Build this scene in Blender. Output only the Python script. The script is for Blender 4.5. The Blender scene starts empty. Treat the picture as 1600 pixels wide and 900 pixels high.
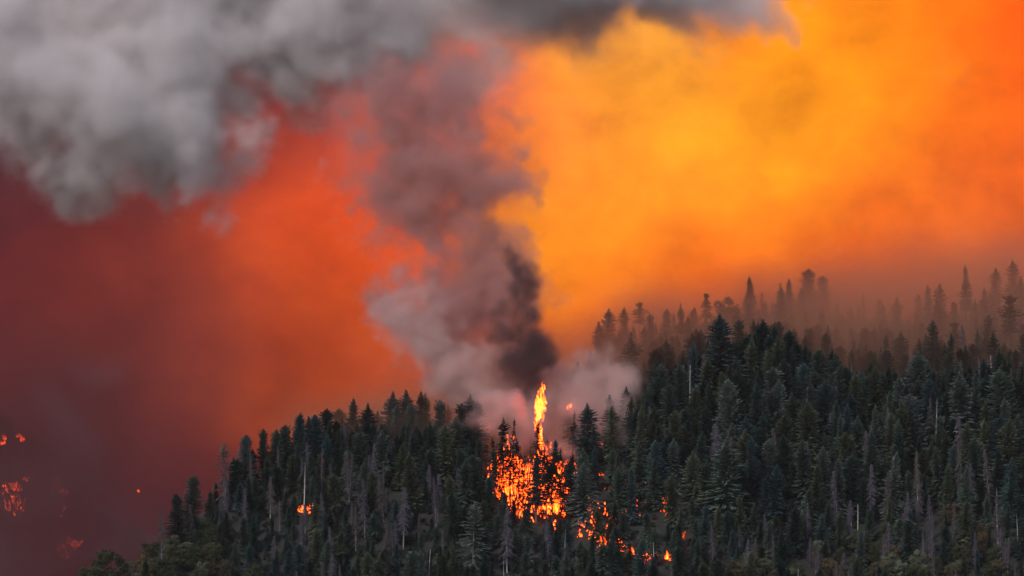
import bpy, math, random
import numpy as np
from mathutils import Vector

random.seed(7)
RNG = np.random.default_rng(11)
scene = bpy.context.scene
COL = scene.collection

# ------------------------------------------------------------------ camera
PITCH = math.radians(3.0)
K = math.tan(math.radians(7.5)) / 800.0            # tangent per photo pixel
SP, CP = math.sin(PITCH), math.cos(PITCH)
camd = bpy.data.cameras.new('camera')
camd.sensor_width = 36.0
camd.lens = 18.0 / math.tan(math.radians(7.5))
camd.clip_start = 1.0
camd.clip_end = 60000.0
cam = bpy.data.objects.new('camera', camd)
cam.rotation_euler = (math.radians(90) + PITCH, 0, 0)
COL.objects.link(cam)
scene.camera = cam

# ------------------------------------------------------------------ render settings
scene.view_settings.view_transform = 'Standard'
scene.view_settings.look = 'None'
scene.view_settings.exposure = 0.0
scene.view_settings.gamma = 1.0
cy = scene.cycles
cy.use_denoising = True
cy.max_bounces = 6
cy.diffuse_bounces = 2
cy.glossy_bounces = 1
cy.transparent_max_bounces = 24
cy.volume_bounces = 2
cy.volume_step_rate = 2.2
cy.volume_max_steps = 256
cy.use_adaptive_sampling = True
cy.adaptive_threshold = 0.02
cy.sample_clamp_indirect = 4.0


def lin(rgb):
    return tuple(((c / 255.0) / 12.92 if c <= 10 else ((c / 255.0 + 0.055) / 1.055) ** 2.4) for c in rgb)


# ------------------------------------------------------------------ sky: blue evening sky behind the viewer,
# smoke lit orange by the low sun and the fire across the valley
SUN_EL, SUN_AZ = math.radians(42), math.radians(215)     # azimuth clockwise from +Y
world = bpy.data.worlds.new("World")
scene.world = world
world.use_nodes = True
wt = world.node_tree
wt.nodes.clear()


class NB:
    """small node-building helper"""
    def __init__(s, nt):
        s.nt, s.N, s.L = nt, nt.nodes, nt.links

    def sock(s, v, inp):
        if isinstance(v, bpy.types.NodeSocket):
            s.L.new(v, inp)
        else:
            inp.default_value = v

    def m(s, op, *a, clamp=False):
        n = s.N.new('ShaderNodeMath')
        n.operation = op
        n.use_clamp = clamp
        for i, v in enumerate(a):
            s.sock(v, n.inputs[i])
        return n.outputs[0]

    def v(s, op, *a, out=0):
        n = s.N.new('ShaderNodeVectorMath')
        n.operation = op
        for i, v in enumerate(a):
            if op == 'SCALE' and i == 1:
                s.sock(v, n.inputs['Scale'])
            else:
                s.sock(v, n.inputs[i])
        return n.outputs[out]

    def node(s, t, **kw):
        n = s.N.new(t)
        for k, v in kw.items():
            if hasattr(n, k):
                setattr(n, k, v)
            else:
                s.sock(v, n.inputs[k.replace('_', ' ')])
        return n


W = NB(wt)
tc = W.node('ShaderNodeTexCoord')
gen = tc.outputs['Generated']
sep = W.node('ShaderNodeSeparateXYZ')
W.L.new(gen, sep.inputs[0])
ysafe = W.m('MAXIMUM', sep.outputs['Y'], 0.2)
# angular position on the sky in units of 0.1636 mrad x 100, around the valley's axis
sx = W.m('MULTIPLY', W.m('DIVIDE', sep.outputs['X'], ysafe), 1 / (K * 100))
sz = W.m('MULTIPLY', W.m('DIVIDE', sep.outputs['Z'], ysafe), 1 / (K * 100))
comb = W.node('ShaderNodeCombineXYZ')
W.L.new(sx, comb.inputs[0])
W.L.new(sz, comb.inputs[1])
P0 = comb.outputs[0]
n1 = W.node('ShaderNodeTexNoise', Scale=0.42, Detail=5.0, Roughness=0.5)
W.L.new(P0, n1.inputs['Vector'])
n2 = W.node('ShaderNodeTexNoise', Scale=1.6, Detail=4.0, Roughness=0.55)
W.L.new(P0, n2.inputs['Vector'])
w1 = W.v('SCALE', W.v('SUBTRACT', n1.outputs['Color'], (0.5, 0.5, 0.5)), 2.2)
w2 = W.v('SCALE', W.v('SUBTRACT', n2.outputs['Color'], (0.5, 0.5, 0.5)), 0.5)
P1 = W.v('MULTIPLY', W.v('ADD', W.v('ADD', P0, w1), w2), (1, 1, 0))


def sky_xy(px, py):
    u, v = (px - 800) * K, (450 - py) * K
    y, z = CP - v * SP, SP + v * CP
    return u / y / (K * 100), z / y / (K * 100)


# (px, py, radius in hundreds of pixels, colour seen there)
LOBES = [
    (-120, 250, 1.6, (58, 18, 30)), (0, 500, 1.5, (90, 32, 32)), (120, 330, 1.3, (88, 22, 24)), (60, 800, 1.7, (50, 20, 26)),
    (170, 600, 1.3, (104, 42, 36)), (250, 420, 1.2, (126, 48, 36)), (300, 640, 1.3, (114, 48, 38)),
    (240, 780, 1.2, (80, 32, 42)), (340, 540, 1.0, (140, 60, 52)), (440, 250, 0.9, (206, 76, 8)), (500, 330, 1.1, (220, 86, 0)),
    (490, 450, 1.1, (196, 76, 12)), (450, 570, 1.2, (168, 72, 34)), (560, 620, 1.2, (158, 70, 40)), (330, 210, 1.2, (104, 34, 30)),
    (560, 190, 0.8, (175, 62, 40)), (640, 420, 1.0, (228, 92, 42)), (690, 620, 1.3, (180, 78, 55)),
    (700, 200, 1.3, (215, 95, 75)), (850, 180, 1.0, (250, 130, 80)), (980, 110, 1.1, (255, 168, 76)), (900, 250, 1.1, (254, 152, 74)),
    (880, 380, 1.2, (255, 164, 22)), (1060, 200, 1.4, (255, 174, 80)), (950, 440, 1.1, (247, 120, 36)), (1130, 340, 1.4, (253, 135, 48)),
    (1260, 200, 1.2, (255, 176, 8)), (1310, 90, 1.2, (255, 170, 14)), (1220, 60, 0.9, (252, 140, 60)), (1400, 60, 1.1, (255, 140, 10)),
    (1440, 180, 1.2, (255, 140, 6)), (1620, 60, 1.3, (246, 98, 0)), (1560, 230, 1.2, (246, 112, 16)), (1250, 330, 1.1, (255, 128, 34)),
    (1410, 300, 1.2, (238, 112, 52)), (1330, 430, 1.3, (232, 106, 52)), (1100, 480, 1.3, (236, 104, 46)), (1560, 400, 1.3, (212, 100, 56)),
    (1720, 300, 1.5, (232, 104, 30)), (1000, 560, 1.5, (200, 92, 52)), (1450, 560, 1.8, (165, 78, 60)), (950, -120, 1.8, (170, 110, 90)),
    (495, 155, 0.75, (70, 28, 42)), (415, 185, 0.5, (112, 42, 44)), (640, 165, 0.75, (165, 82, 78)), (765, 150, 0.7, (222, 108, 85)),  # dark maroon pair: shade under the cloud put into the sky colour
    (1400, -150, 2.2, (245, 120, 20)), (300, -150, 3.0, (120, 100, 100)), (800, 760, 2.0, (150, 66, 50)),
]


def vivid(c, k=1.14, g=1.05):
    lum = 0.3 * c[0] + 0.59 * c[1] + 0.11 * c[2]
    return tuple(max(0.0, (lum + (q - lum) * k) * g) for q in c)


accw, accc = None, None
for px, py, r, col in LOBES:
    cx, cz = sky_xy(px, py)
    d = W.v('DISTANCE', P1, (cx, cz, 0), out=1)
    w = W.m('EXPONENT', W.m('MULTIPLY', W.m('MULTIPLY', d, d), -1.0 / (r * r * 1.15)))
    c = W.v('SCALE', vivid(lin(col)), w)
    accw = w if accw is None else W.m('ADD', accw, w)
    accc = c if accc is None else W.v('ADD', accc, c)
# far from every lobe the sky settles to a dull brown orange
accw = W.m('ADD', accw, 0.004)
accc = W.v('ADD', accc, tuple(0.004 * q for q in lin((185, 88, 45))))
glowcol = W.v('SCALE', accc, W.m('DIVIDE', 1.0, accw))
n3 = W.node('ShaderNodeTexNoise', Scale=1.1, Detail=6.0, Roughness=0.6)
W.L.new(P1, n3.inputs['Vector'])
n4 = W.node('ShaderNodeTexNoise', Scale=0.55, Detail=7.0, Roughness=0.55, Distortion=0.25)
W.L.new(W.v('MULTIPLY_ADD', P0, (1.0, 1.25, 1), (3.1, 7.7, 0)), n4.inputs['Vector'])
# uneven thickness of the smoke: thin places glow, thick places turn brown
thick = W.m('MULTIPLY_ADD', n4.outputs['Fac'], 2.6, -1.3)
mod = W.m('ADD', W.m('MULTIPLY_ADD', n3.outputs['Fac'], 0.40, 0.80), W.m('MULTIPLY', thick, 0.36))
glowcol = W.v('SCALE', glowcol, W.m('MAXIMUM', mod, 0.35))
# thick places redden as well as darken
tint = W.node('ShaderNodeCombineXYZ')
W.L.new(W.m('MULTIPLY_ADD', thick, 0.05, 1.0), tint.inputs[0])
W.L.new(W.m('MULTIPLY_ADD', thick, 0.22, 1.0), tint.inputs[1])
tint.inputs[2].default_value = 1.0
glowcol = W.v('MULTIPLY', glowcol, tint.outputs[0])
bg_glow = W.node('ShaderNodeBackground', Strength=1.0)
W.L.new(glowcol, bg_glow.inputs[0])
skyt = W.node('ShaderNodeTexSky', sky_type='NISHITA', sun_disc=False, sun_elevation=SUN_EL, sun_rotation=SUN_AZ,
              altitude=900.0, air_density=1.2, dust_density=2.0)
bg_sky = W.node('ShaderNodeBackground', Strength=0.13)
W.L.new(skyt.outputs[0], bg_sky.inputs[0])
mix = W.node('ShaderNodeMixShader')
mr = W.node('ShaderNodeMapRange', interpolation_type='SMOOTHSTEP')
nlen = W.v('LENGTH', W.v('SUBTRACT', gen, (0, 1, 0.12)), out=1)
W.L.new(nlen, mr.inputs[0])
mr.inputs[1].default_value = 0.50
mr.inputs[2].default_value = 1.10
W.L.new(mr.outputs[0], mix.inputs[0])
W.L.new(bg_glow.outputs[0], mix.inputs[1])
W.L.new(bg_sky.outputs[0], mix.inputs[2])
wo = W.node('ShaderNodeOutputWorld')
W.L.new(mix.outputs[0], wo.inputs[0])
world.cycles.sampling_method = 'MANUAL'
world.cycles.sample_map_resolution = 1024

# ------------------------------------------------------------------ sun through thin overcast smoke
sd = bpy.data.lights.new('sun', 'SUN')
sd.energy = 2.6
sd.angle = math.radians(12)
sd.color = (1.0, 0.93, 0.86)
sun = bpy.data.objects.new('sun', sd)
dirv = Vector((math.sin(SUN_AZ) * math.cos(SUN_EL), math.cos(SUN_AZ) * math.cos(SUN_EL), math.sin(SUN_EL)))
sun.rotation_euler = dirv.to_track_quat('Z', 'Y').to_euler()
sun.location = (-800, -200, 900)
COL.objects.link(sun)


# ------------------------------------------------------------------ projection helpers (bearing of a point <-> place)
def to_px(x, y, z):
    d = y * CP + z * SP
    return 800 + x / d / K, 450 - (z * CP - y * SP) / d / K


def elev(py):
    """tan(elevation) seen from the lookout at photo height py (mid column)"""
    v = (450 - py) * K
    return (SP + v * CP) / (CP - v * SP)


def bearing(px, py=600.0):
    v = (450 - py) * K
    return (px - 800) * K / (CP - v * SP)


# ------------------------------------------------------------------ terrain
C1 = np.array([(-900, 1500), (-200, 1100), (60, 975), (170, 925), (240, 880), (345, 790), (440, 740), (560, 735), (700, 738), (770, 722), (880, 706),
               (960, 680), (1040, 618), (1120, 594), (1190, 584), (1260, 602), (1340, 642), (1450, 640), (1600, 630), (1800, 615), (2600, 600)], float)
C2 = np.array([(880, 640), (940, 568), (1000, 542), (1100, 506), (1190, 488), (1260, 494), (1400, 508), (1480, 496), (1600, 472), (1800, 455), (2600, 450)], float)
ZB, D0, SL = elev(900) * 1900, 1900.0, 0.47


def smooth_interp(x, tab):
    out = 0
    for k, w in ((-24, .2), (-10, .2), (0, .2), (10, .2), (24, .2)):
        out = out + w * np.interp(x + k, tab[:, 0], tab[:, 1])
    return out


def sstep(a, b, x):
    t = np.clip((x - a) / (b - a), 0, 1)
    return t * t * (3 - 2 * t)


_lat = RNG.random((64, 64))


def vnoise(x, y):
    xi, yi = np.floor(x).astype(int), np.floor(y).astype(int)
    fx, fy = x - xi, y - yi
    fx, fy = fx * fx * (3 - 2 * fx), fy * fy * (3 - 2 * fy)
    g = lambda a, b: _lat[a % 64, b % 64]
    return (g(xi, yi) * (1 - fx) + g(xi + 1, yi) * fx) * (1 - fy) + (g(xi, yi + 1) * (1 - fx) + g(xi + 1, yi + 1) * fx) * fy - .5


def crest(px):
    e = (SP + (450 - smooth_interp(px, C1)) * K * CP) / (CP - (450 - smooth_interp(px, C1)) * K * SP)
    dc = (SL * D0 - ZB) / (SL - e)
    return dc, e * dc


def ground_z(x, y):
    x, y = np.asarray(x, float), np.asarray(y, float)
    u = x / np.maximum(y, 200)
    px = 800 + u * CP / K
    dc, zc = crest(px)
    front = ZB + SL * (y - D0)
    # across the valley up to the lookout
    valley = -2 - 170 * sstep(60, 1150, y) + 0 * x
    front = np.maximum(front, valley - 0)
    # behind the first crest
    t = y - dc
    y2 = smooth_interp(px, C2)
    e2 = (SP + (450 - y2) * K * CP) / (CP - (450 - y2) * K * SP)
    d2 = dc + 330
    z2 = e2 * d2
    f = np.clip(t / 330, 0, 1)
    back_r = zc + (z2 - zc) * f - 10 * np.sin(np.clip(f, 0, 1) * math.pi) - np.maximum(t - 330, 0) * 0.10
    back_l = zc + 0.03 * np.clip(t, 0, 90) - np.maximum(t - 90, 0) * 0.5
    k = sstep(850, 960, px)
    back = np.maximum(back_l * (1 - k) + back_r * k, -170)
    # far mountain beyond the left valley
    far = -170 + (215 - 0.42 * (px - 0)) * sstep(2700, 3800, y) * sstep(900, 500, px)
    back = np.maximum(back, far)
    z = np.where(y < dc, front, back)
    # soften the crest a little
    z = z - 3.0 * np.exp(-(t / 14.0) ** 2)
    amp = sstep(1300, 1800, y)
    z = z + amp * (7 * vnoise(x / 70 + 5, y / 70) * sstep(0, 90, np.abs(t)) + 3.0 * vnoise(x / 26, y / 26 + 9) + 1.1 * vnoise(x / 9, y / 9))
    return z


def gz(x, y):
    return float(ground_z(np.array([x]), np.array([y]))[0])


def ground_at(px, py, d0=1750.0, d1=3900.0):
    """the first ground point seen in a given direction; None over the crest"""
    ys = np.arange(d0, d1, 2.0)
    v = (450 - py) * K
    s = ys / (CP - v * SP)
    xs, zs = (px - 800) * K * s, (SP + v * CP) * s
    g = ground_z(xs, ys)
    hit = np.nonzero(g > zs)[0]
    if len(hit) == 0:
        return None
    i = hit[0]
    return float(xs[i]), float(ys[i]), float(g[i])


# ------------------------------------------------------------------ materials
def new_mat(name):
    m = bpy.data.materials.new(name)
    m.use_nodes = True
    m.node_tree.nodes.clear()
    b = NB(m.node_tree)
    out = b.node('ShaderNodeOutputMaterial')
    return m, b, out


def leaf_mat(name, ramp=None, spread=0.5, transl=0.15):
    """needles or leaves; colour is the tree's own (object colour), or picked per tree from a list"""
    m, b, out = new_mat(name)
    oi = b.node('ShaderNodeObjectInfo')
    if ramp:
        cr = b.node('ShaderNodeValToRGB')
        cr.color_ramp.interpolation = 'CONSTANT'
        els = cr.color_ramp.elements
        while len(els) < len(ramp):
            els.new(0.5)
        for i, c in enumerate(ramp):
            els[i].position = i / len(ramp)
            els[i].color = (*c, 1)
        b.L.new(oi.outputs['Random'], cr.inputs[0])
        col = cr.outputs[0]
    else:
        col = oi.outputs['Color']
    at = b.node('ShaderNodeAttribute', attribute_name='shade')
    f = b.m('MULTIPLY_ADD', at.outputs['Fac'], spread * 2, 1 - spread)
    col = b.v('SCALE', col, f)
    df = b.node('ShaderNodeBsdfDiffuse', Roughness=0.9)
    b.L.new(col, df.inputs['Color'])
    tr = b.node('ShaderNodeBsdfTranslucent')
    b.L.new(col, tr.inputs['Color'])
    mx = b.node('ShaderNodeMixShader')
    mx.inputs[0].default_value = transl
    b.L.new(df.outputs[0], mx.inputs[1])
    b.L.new(tr.outputs[0], mx.inputs[2])
    b.L.new(mx.outputs[0], out.inputs['Surface'])
    return m


def bark_mat(name, c0, c1, scale=1.2):
    m, b, out = new_mat(name)
    tcn = b.node('ShaderNodeTexCoord')
    n = b.node('ShaderNodeTexNoise', Scale=scale, Detail=5.0, Roughness=0.65)
    mp = b.v('MULTIPLY', tcn.outputs['Object'], (3, 3, 0.5))
    b.L.new(mp, n.inputs['Vector'])
    cr = b.node('ShaderNodeValToRGB')
    cr.color_ramp.elements[0].position, cr.color_ramp.elements[1].position = 0.35, 0.65
    cr.color_ramp.elements[0].color, cr.color_ramp.elements[1].color = (*c0, 1), (*c1, 1)
    b.L.new(n.outputs['Fac'], cr.inputs[0])
    p = b.node('ShaderNodeBsdfPrincipled', Roughness=0.9)
    b.L.new(cr.outputs[0], p.inputs['Base Color'])
    bp = b.node('ShaderNodeBump', Strength=0.6, Distance=0.1)
    b.L.new(n.outputs['Fac'], bp.inputs['Height'])
    b.L.new(bp.outputs[0], p.inputs['Normal'])
    b.L.new(p.outputs[0], out.inputs['Surface'])
    return m


GREENS = {
    'dark green': (0.024, 0.038, 0.032), 'blue-green': (0.034, 0.056, 0.058), 'olive green': (0.052, 0.060, 0.038),
    'mid green': (0.042, 0.060, 0.047), 'grey-green': (0.064, 0.078, 0.070),
}
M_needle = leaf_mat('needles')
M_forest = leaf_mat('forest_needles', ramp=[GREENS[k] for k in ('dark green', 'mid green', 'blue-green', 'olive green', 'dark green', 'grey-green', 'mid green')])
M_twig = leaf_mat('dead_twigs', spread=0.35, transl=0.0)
M_bark = bark_mat('bark', (0.035, 0.028, 0.026), (0.085, 0.07, 0.062))
M_deadbark = bark_mat('weathered_bark', (0.10, 0.09, 0.095), (0.26, 0.24, 0.25))
M_white = bark_mat('bleached_wood', (0.30, 0.28, 0.28), (0.62, 0.58, 0.57))
M_char = bark_mat('charred_bark', (0.008, 0.007, 0.006), (0.022, 0.018, 0.016))

mg, b, out = new_mat('forest_floor')
tcn = b.node('ShaderNodeTexCoord')
na = b.node('ShaderNodeTexNoise', Scale=0.03, Detail=8.0, Roughness=0.65)
b.L.new(tcn.outputs['Object'], na.inputs['Vector'])
nb = b.node('ShaderNodeTexNoise', Scale=0.6, Detail=6.0, Roughness=0.7)
b.L.new(tcn.outputs['Object'], nb.inputs['Vector'])
cr = b.node('ShaderNodeValToRGB')
e = cr.color_ramp.elements
e[0].position, e[0].color = 0.32, (0.009, 0.010, 0.008, 1)
e[1].position, e[1].color = 0.68, (0.026, 0.020, 0.017, 1)
e2_ = e.new(0.5)
e2_.color = (0.014, 0.014, 0.011, 1)
b.L.new(b.m('MULTIPLY_ADD', nb.outputs['Fac'], 0.5, b.m('MULTIPLY', na.outputs['Fac'], 0.5)), cr.inputs[0])
p = b.node('ShaderNodeBsdfPrincipled', Roughness=0.95)
b.L.new(cr.outputs[0], p.inputs['Base Color'])
bp = b.node('ShaderNodeBump', Strength=0.8, Distance=0.6)
b.L.new(nb.outputs['Fac'], bp.inputs['Height'])
b.L.new(bp.outputs[0], p.inputs['Normal'])
b.L.new(p.outputs[0], out.inputs['Surface'])

M_flame, b, out = new_mat('flame')
at = b.node('ShaderNodeAttribute', attribute_name='warmth')
cr = b.node('ShaderNodeValToRGB')
e = cr.color_ramp.elements
e[0].position, e[0].color = 0.0, (1.0, 0.090, 0.008, 1)
e[1].position, e[1].color = 1.0, (1.0, 0.065, 0.012, 1)
for pos, c in ((0.3, (1.0, 0.085, 0.005)), (0.55, (1.0, 0.078, 0.004)), (0.8, (1.0, 0.070, 0.005))):
    q = e.new(pos)
    q.color = (*c, 1)
tcf = b.node('ShaderNodeTexCoord')
nf = b.node('ShaderNodeTexNoise', Scale=1.0, Detail=4.0, Roughness=0.6)
b.L.new(b.v('MULTIPLY', tcf.outputs['Object'], (1.1, 1.1, 0.35)), nf.inputs['Vector'])
hot = b.m('ADD', at.outputs['Fac'], b.m('MULTIPLY_ADD', nf.outputs['Fac'], 1.3, -0.65), clamp=True)
b.L.new(hot, cr.inputs[0])
em = b.node('ShaderNodeEmission')
b.L.new(cr.outputs[0], em.inputs[0])
b.L.new(b.m('MULTIPLY_ADD', b.m('MULTIPLY', hot, hot), 24.0, 1.6), em.inputs[1])
lw = b.node('ShaderNodeLayerWeight', Blend=0.35)
al = b.m('POWER', b.m('SUBTRACT', 1.0, lw.outputs['Facing']), 1.3)
trn = b.node('ShaderNodeBsdfTransparent')
mxf = b.node('ShaderNodeMixShader')
nh = b.node('ShaderNodeTexNoise', Scale=1.0, Detail=3.0, Roughness=0.6)
b.L.new(b.v('MULTIPLY', tcf.outputs['Object'], (1.9, 1.9, 0.7)), nh.inputs['Vector'])
hole = b.node('ShaderNodeMapRange', interpolation_type='SMOOTHSTEP')
b.L.new(nh.outputs['Fac'], hole.inputs[0])
hole.inputs[1].default_value = 0.45
hole.inputs[2].default_value = 0.60
b.L.new(b.m('MULTIPLY', al, hole.outputs[0]), mxf.inputs[0])
b.L.new(trn.outputs[0], mxf.inputs[1])
b.L.new(em.outputs[0], mxf.inputs[2])
b.L.new(mxf.outputs[0], out.inputs['Surface'])


def smoke_mat(name, color, density, g=0.0, absorb=(0, 0, 0)):
    m, b, out = new_mat(name)
    pv = b.node('ShaderNodeVolumePrincipled')
    pv.inputs['Color'].default_value = (*color, 1)
    pv.inputs['Absorption Color'].default_value = (*absorb, 1)
    pv.inputs['Density'].default_value = density
    pv.inputs['Anisotropy'].default_value = g
    b.L.new(pv.outputs[0], out.inputs['Volume'])
    return m


# ------------------------------------------------------------------ mesh helpers
def mesh_np(name, V, F, mat, attrs=None, smooth=False):
    """V (n,3), F (m,3) or (m,4) numpy arrays"""
    me = bpy.data.meshes.new(name)
    V = np.asarray(V, np.float32)
    F = np.asarray(F, np.int32)
    k = F.shape[1]
    me.vertices.add(len(V))
    me.vertices.foreach_set('co', V.ravel())
    me.loops.add(F.size)
    me.loops.foreach_set('vertex_index', F.ravel())
    me.polygons.add(len(F))
    me.polygons.foreach_set('loop_start', np.arange(0, F.size, k, dtype=np.int32))
    if smooth:
        me.polygons.foreach_set('use_smooth', np.ones(len(F), bool))
    for an, av in (attrs or {}).items():
        a = me.attributes.new(an, 'FLOAT', 'POINT')
        a.data.foreach_set('value', np.asarray(av, np.float32).ravel())
    me.update(calc_edges=True)
    me.materials.append(mat)
    return me


class Tris:
    def __init__(s):
        s.v, s.f, s.a, s.n = [], [], [], 0

    def add(s, v, f, a=None):
        v = np.asarray(v, float)
        s.v.append(v)
        s.f.append(np.asarray(f, int) + s.n)
        s.a.append(np.full(len(v), .5) if a is None else np.asarray(a, float))
        s.n += len(v)

    def soup(s, T, a=None):
        """T (m,3,3) separate triangles"""
        m = len(T)
        s.add(T.reshape(-1, 3), np.arange(3 * m).reshape(-1, 3), None if a is None else np.repeat(a, 3))

    def tube(s, pts, rad, sides=6, a=None):
        pts = np.asarray(pts, float)
        n = len(pts)
        d = np.gradient(pts, axis=0)
        d /= np.linalg.norm(d, axis=1)[:, None] + 1e-9
        ref = np.array([0, 1, 0.]) if abs(d[0][1]) < .8 else np.array([1., 0, 0])
        u = np.cross(d, ref)
        u /= np.linalg.norm(u, axis=1)[:, None] + 1e-9
        w = np.cross(d, u)
        an = np.linspace(0, 2 * math.pi, sides, endpoint=False)
        V = (pts[:, None] + np.asarray(rad)[:, None, None] * (np.cos(an)[None, :, None] * u[:, None] + np.sin(an)[None, :, None] * w[:, None])).reshape(-1, 3)
        F = []
        for i in range(n - 1):
            for j in range(sides):
                p, q = i * sides + j, i * sides + (j + 1) % sides
                F += [(p, q, q + sides), (p, q + sides, p + sides)]
        s.add(V, F, None if a is None else np.full(len(V), a))

    def mesh(s, name, mat, attr='shade', smooth=False):
        return mesh_np(name, np.vstack(s.v), np.vstack(s.f), mat, {attr: np.concatenate(s.a)}, smooth)


# ------------------------------------------------------------------ tree shapes (30 m tall, scaled per tree)
def trunk_mesh(name, rng, H, r, mat, lean=0.3, sides=7, broken=False):
    t = Tris()
    z = np.linspace(-2.0, H, 9)
    off = np.cumsum(rng.normal(0, lean * .25, (9, 2)), axis=0)
    off -= off[0]
    rad = r * np.clip(1 - (z / H) ** 1.1 * (0.6 if broken else 0.93), .05, None)
    rad[0] *= 1.35
    t.tube(np.c_[off, z], rad, sides)
    return t.mesh(name, mat, smooth=True), off, z


def conifer_crown(name, rng, H=30, R=4.6, base=.08, power=.85, droop=.5, step=.62, nb=7, gap=0.0, flat=False, clump=1.0, mat=None, lump=.22, split=False):
    z0 = base * H
    t = Tris()
    marks = [0]
    ph = rng.random(6) * 6.28
    L0 = []
    z = z0
    zs = []
    while z < H * .985:
        zs.append(z)
        z += step * rng.uniform(.8, 1.25) * (0.7 if z > H * .8 else 1)
    tri, sh = [], []
    for z in zs:
        f = (z - z0) / (H - z0)
        prof = (1 - f) ** power * min(1, .55 + 2.2 * f)
        if flat:
            prof = math.sqrt(max(0, 1 - f ** 2.2)) * min(1, .4 + 3 * f)
        lobes = 1 + lump * math.sin(5 * f * 3.1 + ph[0]) + lump * .6 * math.sin(13 * f + ph[1])
        n = max(3, int(round(nb * (1 if f < .85 else .7))))
        a0 = rng.random() * 6.28
        for j in range(n):
            if rng.random() < gap:
                continue
            az = a0 + j * 6.283 / n + rng.normal(0, .22)
            side = 1 + lump * math.sin(az * 2 + ph[2] + f * 4) + lump * .8 * math.sin(az * 3 + ph[3] - f * 9)
            L = max(.10, 1.30 * R * prof * min(1, .35 + (1 - f) * 5) * lobes * side * rng.uniform(.72, 1.14))
            up = .55 * f - droop * (1 - f) * .6 + rng.normal(0, .08)
            dx, dy = math.cos(az), math.sin(az)
            k = max(3, int(L / .75) + 1)
            s = np.linspace(.12, 1, k)
            r_ = L * s
            zz = z + up * r_ - droop * .16 * r_ * s + .10 * L * np.maximum(s - .7, 0)
            cs = np.c_[dx * r_, dy * r_, zz]
            wd = clump * min(1, .25 + L / 2.2) * (.46 + .46 * (1 - s) * min(1, L / 3))
            perp = np.array([-dy, dx, 0])
            for q in range(k):
                c = cs[q] + rng.normal(0, .08, 3)
                ln = L / k * 1.5 + .25
                fw = np.array([dx, dy, up - droop * .3 * s[q]]) * ln
                w_ = perp * wd[q] * rng.uniform(.7, 1.4)
                br = rng.uniform(0, 1) * .6 + .4 * s[q]  # crown shading put into the needle tone, paler towards bough tips
                tri.append((c - w_ - (0, 0, .12), c + w_ * .2 + fw * .2, c + fw * .9 + w_ * -.9 + rng.normal(0, .1, 3)))
                tri.append((c + w_ - (0, 0, .12), c + fw + w_ * .9 + rng.normal(0, .1, 3), c - w_ * .2 + fw * .2))
                tri.append((c - fw * .35, c + fw * .55 + (0, 0, .05), c + (0, 0, -.55 * clump * rng.uniform(.6, 1.4) * min(1, .2 + L / 2.5)) + fw * .15 + perp * rng.normal(0, .15)))
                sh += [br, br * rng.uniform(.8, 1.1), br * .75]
            marks.append(len(tri))
    # leader
    for a in np.linspace(0, 6.28, 5)[:-1]:
        tri.append(((0.25 * math.cos(a), .25 * math.sin(a), H * .955), (0, 0, H * 1.01), (0.25 * math.cos(a + 1.2), .25 * math.sin(a + 1.2), H * .955)))
        sh.append(.7)
    if split:                     # every bough a mesh of its own, and the leader
        marks.append(len(tri))
        out_ = []
        for a_, b_ in zip(marks[:-1], marks[1:]):
            if b_ > a_:
                q_ = Tris()
                q_.soup(np.array(tri[a_:b_]), np.clip(sh[a_:b_], 0, 1))
                out_.append(q_.mesh(name, mat or M_needle))
        return out_
    t.soup(np.array(tri), np.clip(sh, 0, 1))
    return t.mesh(name, mat or M_needle)


def dead_branches(name, rng, H=30, R=3.2, base=.2, n=170, twigs=5, mat=None, fine=True, droop=.9, power=.8):
    t = Tris()
    tri, sh = [], []
    for i in range(n):
        f = rng.random() ** .9
        z = (base + (1 - base) * f * .97) * H
        az = rng.random() * 6.28
        L = R * ((1 - f) ** power * min(1, .5 + 2 * f) + .08) * rng.uniform(.45, 1.15)
        up = .35 * f - .25 + rng.normal(0, .12)
        s = np.linspace(0, 1, 4)
        pts = np.c_[math.cos(az) * L * s, math.sin(az) * L * s, z + up * L * s - droop * L * .35 * s * s]
        t.tube(pts, .075 * (1 - .8 * s) * min(1.4, .5 + L / 3), 3, a=rng.uniform(.3, .9))
        if fine:
            for q in range(int(twigs * (1 + L / 2))):
                ss = rng.uniform(.15, 1)
                c = np.array([math.cos(az) * L * ss, math.sin(az) * L * ss, z + up * L * ss - droop * L * .35 * ss * ss])
                d = np.array([rng.normal(0, .35) + math.cos(az) * .3, rng.normal(0, .35) + math.sin(az) * .3, -rng.uniform(.2, 1.1)]) * rng.uniform(.4, 1.1)
                w = np.array([-math.sin(az), math.cos(az), 0]) * .045 + rng.normal(0, .03, 3)
                tri.append((c - w, c + w, c + d))
                sh.append(rng.uniform(.2, 1))
    if tri:
        t.soup(np.array(tri), np.array(sh))
    return t.mesh(name, mat or M_twig)


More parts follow.
